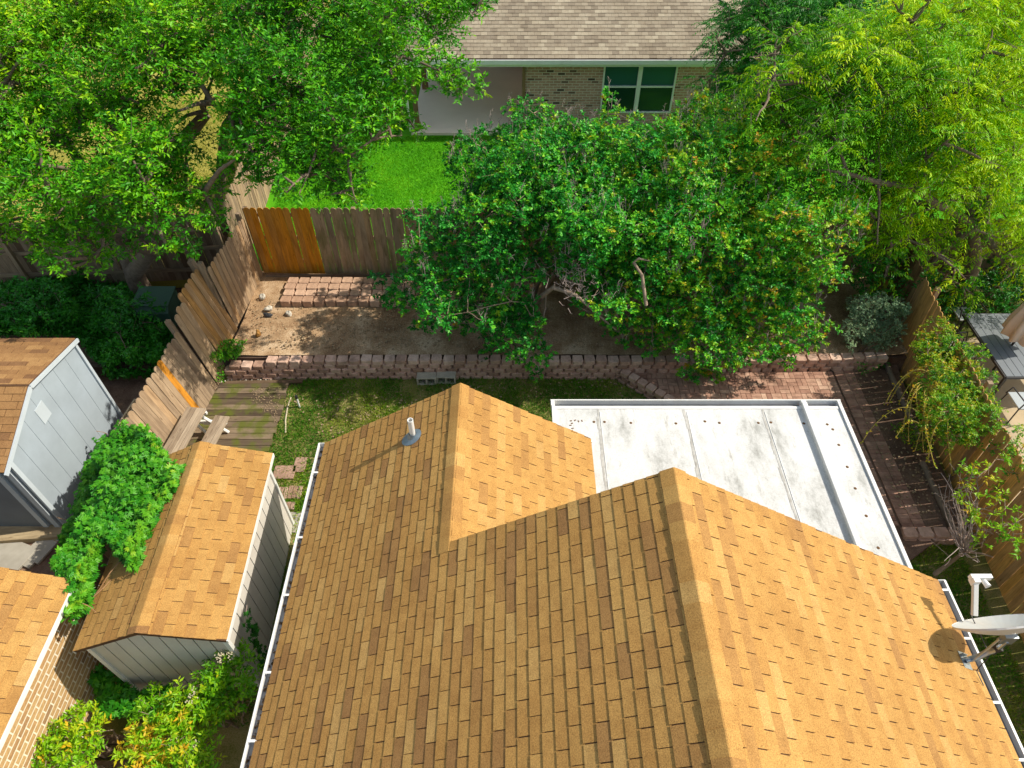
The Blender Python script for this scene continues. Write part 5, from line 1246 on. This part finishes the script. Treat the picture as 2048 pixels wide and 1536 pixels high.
# --- sapling with bare stems near the right fence
cl = []
for px, py, z in ((1925, 925, 1.9), (1945, 950, 1.9), (1975, 945, 2.0), (1935, 985, 1.8), (1950, 1010, 1.8), (1970, 1030, 1.8), (1985, 1060, 1.7), (2010, 1050, 1.8), (2030, 1075, 1.8), (2040, 1040, 1.9), (1925, 1020, 1.5), (1965, 1085, 1.5), (2000, 1000, 2.0), (2045, 1100, 1.7), (1990, 920, 2.0)):
    p = at(px, py, z); cl.append((p.x, p.y, p.z, .13, .5+random.gauss(0, .15)))
st = at(1868, 1148, .1)
r_, NL['sap'] = tree('sapling', 'sparse sapling with bare pale twigs leaning to the right fence', 'sapling', [[st, st.lerp(at(1925, 1105, .9), .5), at(1925, 1105, .9)]], cl, ml_nand, m_barkp, dens=190, rt=.04, nl=8, lim=.5, L=.08, W=.028, tw=.18, k=7, tip=.2)
mb = MB(); tp = at(1925, 1105, .9)
for _ in range(26):
    e = at(random.uniform(1868, 1960), random.uniform(920, 1130), random.uniform(.9, 1.9)); mb.tube(bend(tp, e, .03, 7, .12), list(np.linspace(.012, .003, 8)), 4, cap=False)
    q = tp.lerp(e, .7)
    for _ in range(2): mb.tube(bend(q, q+Vector((random.uniform(-.3, .3), random.uniform(-.3, .3), random.uniform(0, .3))), 0, 4, .1), .003, 3, cap=False)
part('bare_twigs', mb, m_deadtwig, r_)

# --- Virginia creeper on the shed and fence
def palmate(Pc, Nc, T, L=.10, W=.04):
    n = len(Pc); a0 = RNG.random(n)*6.28; e1 = unit(np.cross(Nc, np.array([.3, .2, .9])+RNG.normal(size=(n, 3))*.1)); e2 = np.cross(Nc, e1); P = []; D = []; N2 = []; LL_ = []; TT = []
    for k, (da, s) in enumerate(((-1.25, .72), (-.62, .92), (0, 1.05), (.62, .92), (1.25, .72))):
        a = a0+da; d = e1*np.cos(a)[:, None]+e2*np.sin(a)[:, None]; P.append(Pc); D.append(unit(d-np.array([0, 0, .22]))); N2.append(unit(Nc+d*.25)); LL_.append(np.full(n, s)*L*(.8+.4*RNG.random(n))); TT.append(T)
    return np.concatenate(P), np.concatenate(D), np.concatenate(N2), np.concatenate(LL_), np.concatenate(LL_)*W/L, np.concatenate(TT)
cv = thing('virginia_creeper', 'dense green creeper covering the fence and the left slope of the small shed roof', 'vine', (-6.0, 5.4, 0))
def creeper_height(p):
    """height the plant lies at for plan position"""
    l = Vector((p[0]+4.75, p[1]-4.9, 0)); return None
Pc = []; Tc = []; Nc = []
polyK = [(268, 850), (300, 870), (310, 905), (345, 935), (366, 940), (352, 1010), (300, 1020), (290, 1060), (275, 1150), (248, 1130), (240, 1090), (205, 1090), (165, 1200), (120, 1140), (140, 1110), (135, 1040), (170, 960), (205, 880)]
polyK2 = [(250, 860), (305, 870), (340, 935), (366, 940), (355, 985), (330, 1010), (285, 1095), (275, 1150), (250, 1120), (215, 1085), (190, 1130), (170, 1210), (135, 1240), (150, 1190), (115, 1140), (140, 1060), (165, 970), (200, 890)]
def zcreep(px, py):
    # lies on shed roof where x is inside the roof, heaps up on the fence to its left
    best = None
    for z in np.arange(2.5, .6, -.05):
        p = at(px, py, z); lx_ = p.x+4.75
        roof = lz + (lx_-lx)*(rzz-lz)/(rx-lx) if lx_ > lx else (1.85 - max(0, -(lx_-lx)-.55)*1.9)
        if p.y > 6.4: roof = 1.65 - max(0, -(p.x+6.1)-.5)*1.5
        hump = .22*math.exp(-((lx_-lx)/.45)**2)
        if z <= roof+hump: return p
    return at(px, py, .6)
n = 0; xs = [p[0] for p in polyK2]; ys = [p[1] for p in polyK2]
while n < 8600:
    x, y = random.uniform(min(xs), max(xs)), random.uniform(min(ys), max(ys))
    if not inside(x, y, polyK2): continue
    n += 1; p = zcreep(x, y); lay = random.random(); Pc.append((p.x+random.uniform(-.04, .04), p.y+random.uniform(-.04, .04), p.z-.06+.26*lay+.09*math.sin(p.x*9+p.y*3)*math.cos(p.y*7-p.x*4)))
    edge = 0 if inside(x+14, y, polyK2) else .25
    Tc.append(.06+.48*lay+edge*.9+random.gauss(0, .08)); Nc.append((random.gauss(0, .45), random.gauss(-.25, .4), 1))  # lower leaves tinted darker: shade between the leaves put into the colour
Pc = np.array(Pc); Nc = unit(np.array(Nc)); Tc = np.array(Tc); big = 1.0
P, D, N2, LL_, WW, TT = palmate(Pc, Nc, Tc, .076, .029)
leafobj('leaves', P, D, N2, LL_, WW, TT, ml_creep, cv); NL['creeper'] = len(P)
mb = MB()
for _ in range(26):
    a = Pc[random.randrange(len(Pc))]; b = Pc[random.randrange(len(Pc))]
    if np.linalg.norm(a-b) < 1.6: mb.tube(bend(Vector(a)-Vector((0, 0, .1)), Vector(b)-Vector((0, 0, .1)), .02, 6, .05), .008, 5)
for px, py in ((128, 1040), (118, 1095), (345, 930), (205, 870), (178, 1225)):
    p = zcreep(px+12, py); mb.tube(bend(p, p+Vector((random.uniform(-.2, -.1), random.uniform(-.1, .1), .15)), 0, 4, .1), .006, 4)
part('stem', mb, m_plain('reddish_stems', (.30, .16, .07), .7), cv)
# small climber on the shed's right wall
sc_ = thing('climber', 'small dark climber on the right wall of the small shed', 'vine', (-3.7, 3.9, 0)); Pq = []
pts = [at(492, 1210, 1.55), at(488, 1245, 1.45), at(500, 1265, 1.3), at(505, 1290, 1.1), at(520, 1320, .8), at(520, 1335, .6)]
mb = MB(); mb.tube(pts, .006, 5); part('stem', mb, m_deadtwig, sc_)
for i in range(110):
    k = random.random()**.7*(len(pts)-1.01); q = pts[int(k)].lerp(pts[int(k)+1], k % 1); Pq.append((q.x+random.uniform(0, .08), q.y+random.uniform(-.09, .09), q.z+random.uniform(-.08, .08)))
n = len(Pq); P, D, N2, LL_, WW, TT = palmate(np.array(Pq), unit(np.array([[.8, 0, .5]])+RNG.normal(size=(n, 3))*.3), .15+RNG.normal(size=n)*.1, .055, .025); leafobj('leaves', P, D, N2, LL_, WW, TT, ml_creep, sc_)
# --- nandina at the bottom left
def nandina(name, lab, poly, z0, z1, r, sp, tf, base, dens=240, fl=0):
    cl = []
    for px, py in darts(poly, sp):
        p = at(px, py, random.uniform(z0, z1)); cl.append((p.x, p.y, p.z, r*random.uniform(.7, 1.2), tf(px, py)+random.gauss(0, .08)))
    r_, n_ = tree(name, lab, 'shrub', trunkset(base[0], base[1], 6, z0*.6, .25, 0), cl, ml_nand, m_barkp, dens=dens, rt=.018, nl=6, lim=.12, L=.075, W=.026, tw=.20, k=9, tip=.2, up=.5)
    if fl:
        mb = MB()
        for _ in range(fl):
            c = cl[random.randrange(len(cl))]; a = Vector((c[0], c[1], c[2]+c[3]*.8)); 
            for _ in range(40): mb.prism([(-.008, 0), (.008, 0), (.006, .013), (-.006, .013)], .012, a+Vector((random.gauss(0, .03), random.gauss(0, .05), random.gauss(.05, .03))), Rz(random.random()*3))
        part('flower_spray', mb, m_flower, r_)['kind'] = 'stuff'
    return n_
NL['nan'] = nandina('nandina_shrub', 'yellow-tipped shrub with cream flower sprays beside the small shed', [(285, 1410), (360, 1378), (400, 1405), (428, 1430), (415, 1500), (390, 1570), (262, 1570), (262, 1480)], .85, 1.3, .15, 22, lambda x, y: .46+(.28 if y > 1465 and 250 < x < 320 and random.random() < .7 else 0)+(.1 if y > 1430 else 0), (-4.55, 2.9), 420, 4)
nandina('nandina_shrub', 'green shrub growing up against the front right corner of the small shed', [(420, 1330), (470, 1300), (500, 1330), (510, 1380), (450, 1420), (400, 1420), (390, 1370)], .95, 1.3, .15, 20, lambda x, y: .38, (-3.95, 3.1), 330, 2)
nandina('nandina_shrub', 'bright green arching shrub at the foot of the brick wall', [(118, 1445), (165, 1428), (192, 1450), (178, 1490), (160, 1545), (80, 1550), (95, 1500)], .8, 1.2, .12, 19, lambda x, y: .56, (-5.55, 2.6), 420)
# creeper at the foot of the shed front
Pq = []; Tq = []; pl = [(155, 1325), (200, 1340), (270, 1385), (340, 1375), (350, 1400), (270, 1430), (190, 1430), (200, 1400)]
while len(Pq) < 650:
    x, y = random.uniform(150, 350), random.uniform(1320, 1430)
    if inside(x, y, pl): p = at(x, y, .35+random.uniform(0, .25)); Pq.append(tuple(p)); Tq.append(random.gauss(.4, .12))
n = len(Pq); P, D, N2, LL_, WW, TT = palmate(np.array(Pq), sphere(n, 2.5), np.array(Tq), .09, .036); o = leafobj('creeper_patch', P, D, N2, LL_, WW, TT, ml_creep); rebase(o, tuple(at(250, 1390, 0))); tag(o, 'low creeper with five-part leaves along the foot of the shed front wall', 'vine')

# --- two bushy shrubs standing in the left yard's ground cover
for pl_, bs_, lb_ in (([(-40, 560), (110, 555), (150, 600), (120, 660), (-40, 670)], (-11.6, 11.4), 'dark shrub against the shaded fence at the left picture edge'), ([(180, 560), (290, 590), (350, 660), (320, 720), (240, 720), (190, 650)], (-8.3, 10.9), 'dark shrub in front of the green utility box')):
    cl = clumps(pl_, [(540, 11.9), (740, 9.9)], 30, .30, lambda x, y: .42, [], .3, .3, .5)
    tree('shrub', lb_, 'shrub', trunkset(bs_[0], bs_[1], 5, .7, .4, .1), cl, ml_ground, m_barkg, dens=330, rt=.03, nl=5, lim=.08, L=.085, W=.042, tw=.26, k=9, tip=.3, flush=.08)
# --- ground cover in the left yard and weeds
def cover(name, lab, poly, z0, z1, n, mat, L, W, tf, kind='stuff', cat='ground cover', lump=.25):
    xs = [p[0] for p in poly]; ys = [p[1] for p in poly]; Pq = []; Tq = []
    seeds = [(random.uniform(min(xs), max(xs)), random.uniform(min(ys), max(ys)), random.random()) for _ in range(60)]
    while len(Pq) < n:
        x, y = random.uniform(min(xs), max(xs)), random.uniform(min(ys), max(ys))
        if not inside(x, y, poly): continue
        s = min(seeds, key=lambda q: (q[0]-x)**2+(q[1]-y)**2); dist = math.hypot(s[0]-x, s[1]-y); h = z0+(z1-z0)*(s[2]*.7+.3)*max(.1, 1-dist/45)
        p = at(x, y, max(z0, h-random.random()**2*.25)); Pq.append(tuple(p)); Tq.append(tf(x, y)+(s[2]-.5)*.3+random.gauss(0, .1))
    n = len(Pq); o = leafobj(name, np.array(Pq), sphere(n, -.1), sphere(n, 1.8), L*(.7+.6*RNG.random(n)), W*(.7+.6*RNG.random(n)), np.array(Tq), mat)
    if kind == 'stuff': stuff(o, lab, cat)
    else: tag(o, lab, cat)
    return o
cover('ground_cover', 'dark leafy ground cover filling the shaded left yard', [(-60, 570), (60, 560), (180, 530), (290, 560), (300, 620), (350, 660), (345, 720), (300, 750), (215, 755), (150, 670), (-60, 670)], .25, 1.0, 15000, ml_ground, .10, .05, lambda x, y: .5)
cover('weeds', 'bright weeds growing in the bed corner against the left fence', [(418, 690), (455, 678), (490, 680), (485, 700), (470, 715), (430, 725), (420, 715)], .48, .75, 900, ml_creep, .055, .035, lambda x, y: .6, 'thing', 'weeds')
cover('weeds', 'scattered weeds under the sage shrub at the top of the side bed', [(1690, 700), (1760, 690), (1780, 730), (1720, 750)], .22, .45, 500, ml_ground, .06, .025, lambda x, y: .5, 'thing', 'weeds')
cover('weeds', 'weed clump in the middle of the side bed against the grey log', [(1780, 850), (1830, 835), (1870, 880), (1850, 905), (1800, 880)], .22, .5, 420, ml_vine, .07, .02, lambda x, y: .5, 'thing', 'weeds')
cover('weeds', 'weed tufts between the stepping stones and the house', [(590, 960), (612, 900), (616, 1000), (600, 1070), (585, 1085)], .05, .14, 500, ml_vine, .05, .018, lambda x, y: .5, 'thing', 'weeds')
# trailing creeper down the retaining wall at the fence
cover('trailing_vine', 'thin creeper trailing down the block wall beside the left fence', [(430, 715), (442, 715), (446, 765), (432, 765)], .3, .45, 130, ml_creep, .045, .03, lambda x, y: .6, 'thing', 'vine')

# --- grass
def grass(name, lab, sampler, n, mat, h, w, tf, z):
    P_ = sampler(n); n = len(P_); P3 = np.column_stack([P_, np.full(n, z)]); D = unit(np.column_stack([RNG.normal(size=(n, 2))*.55, np.ones(n)])); Nn = sphere(n, 0)
    T = tf(P_)+RNG.normal(size=n)*.12; o = leafobj(name, P3, D, Nn, h*(.5+RNG.random(n)), w*(.7+.6*RNG.random(n)), T, mat); stuff(o, lab, 'grass'); return o
def vnoise(P_, s, seed=0):
    r = np.random.default_rng(seed); out = np.zeros(len(P_))
    for k in range(6):
        a = r.random(4)*6.28; f = s*(1+.7*k); out += np.sin(P_[:, 0]*f*math.cos(a[0])+P_[:, 1]*f*math.sin(a[0])+a[1])*np.cos(P_[:, 1]*f*math.cos(a[2])-P_[:, 0]*f*math.sin(a[2])+a[3])/(1+.5*k)
    return out/2.2
def box_s(x0, x1, y0, y1): return lambda n: np.column_stack([RNG.uniform(x0, x1, n), RNG.uniform(y0, y1, n)])
grass('grass', 'bright green rear lawn grass behind the back fence', box_s(-6.3, 3.5, 13.05, 19.5), 90000, ml_grass, .06, .016, lambda P_: .36+.45*vnoise(P_, 1.1, 3)+.25*vnoise(P_, 4.0, 4), .44)
def lawn_s(n):
    P_ = np.column_stack([RNG.uniform(-4.9, 3.2, n), RNG.uniform(6.6, 9.85, n)]); P2 = np.column_stack([RNG.uniform(-4.9, -2.95, n//4), RNG.uniform(3.0, 7.0, n//4)]); P3 = np.column_stack([RNG.uniform(5.6, 7.7, n//3), RNG.uniform(1.0, 6.0, n//3)])
    P_ = np.concatenate([P_, P2, P3]); d = vnoise(P_, 1.1, 5); keep = (d > -.75+RNG.random(len(P_))*.7) & ~((P_[:, 0]-2.2+(P_[:, 1]-9.95)*1.08) > 0) | (P_[:, 0] > 5)
    return P_[keep]
grass('grass', 'patchy lawn grass around the house', lawn_s, 90000, ml_lawn, .06, .013, lambda P_: .5+.35*vnoise(P_, 1.8, 8), .03)
grass('grass', 'yellowing grass of the left rear lawn', box_s(-12, -6.7, 13, 22), 26000, m_leaf('straw_blades', [(0, (.16, .22, .02)), (1, (.42, .38, .06))], .3, .6), .06, .018, lambda P_: .5+.4*vnoise(P_, 1.0, 9), .43)
print('leaf counts', NL, 'total', sum(NL.values()))
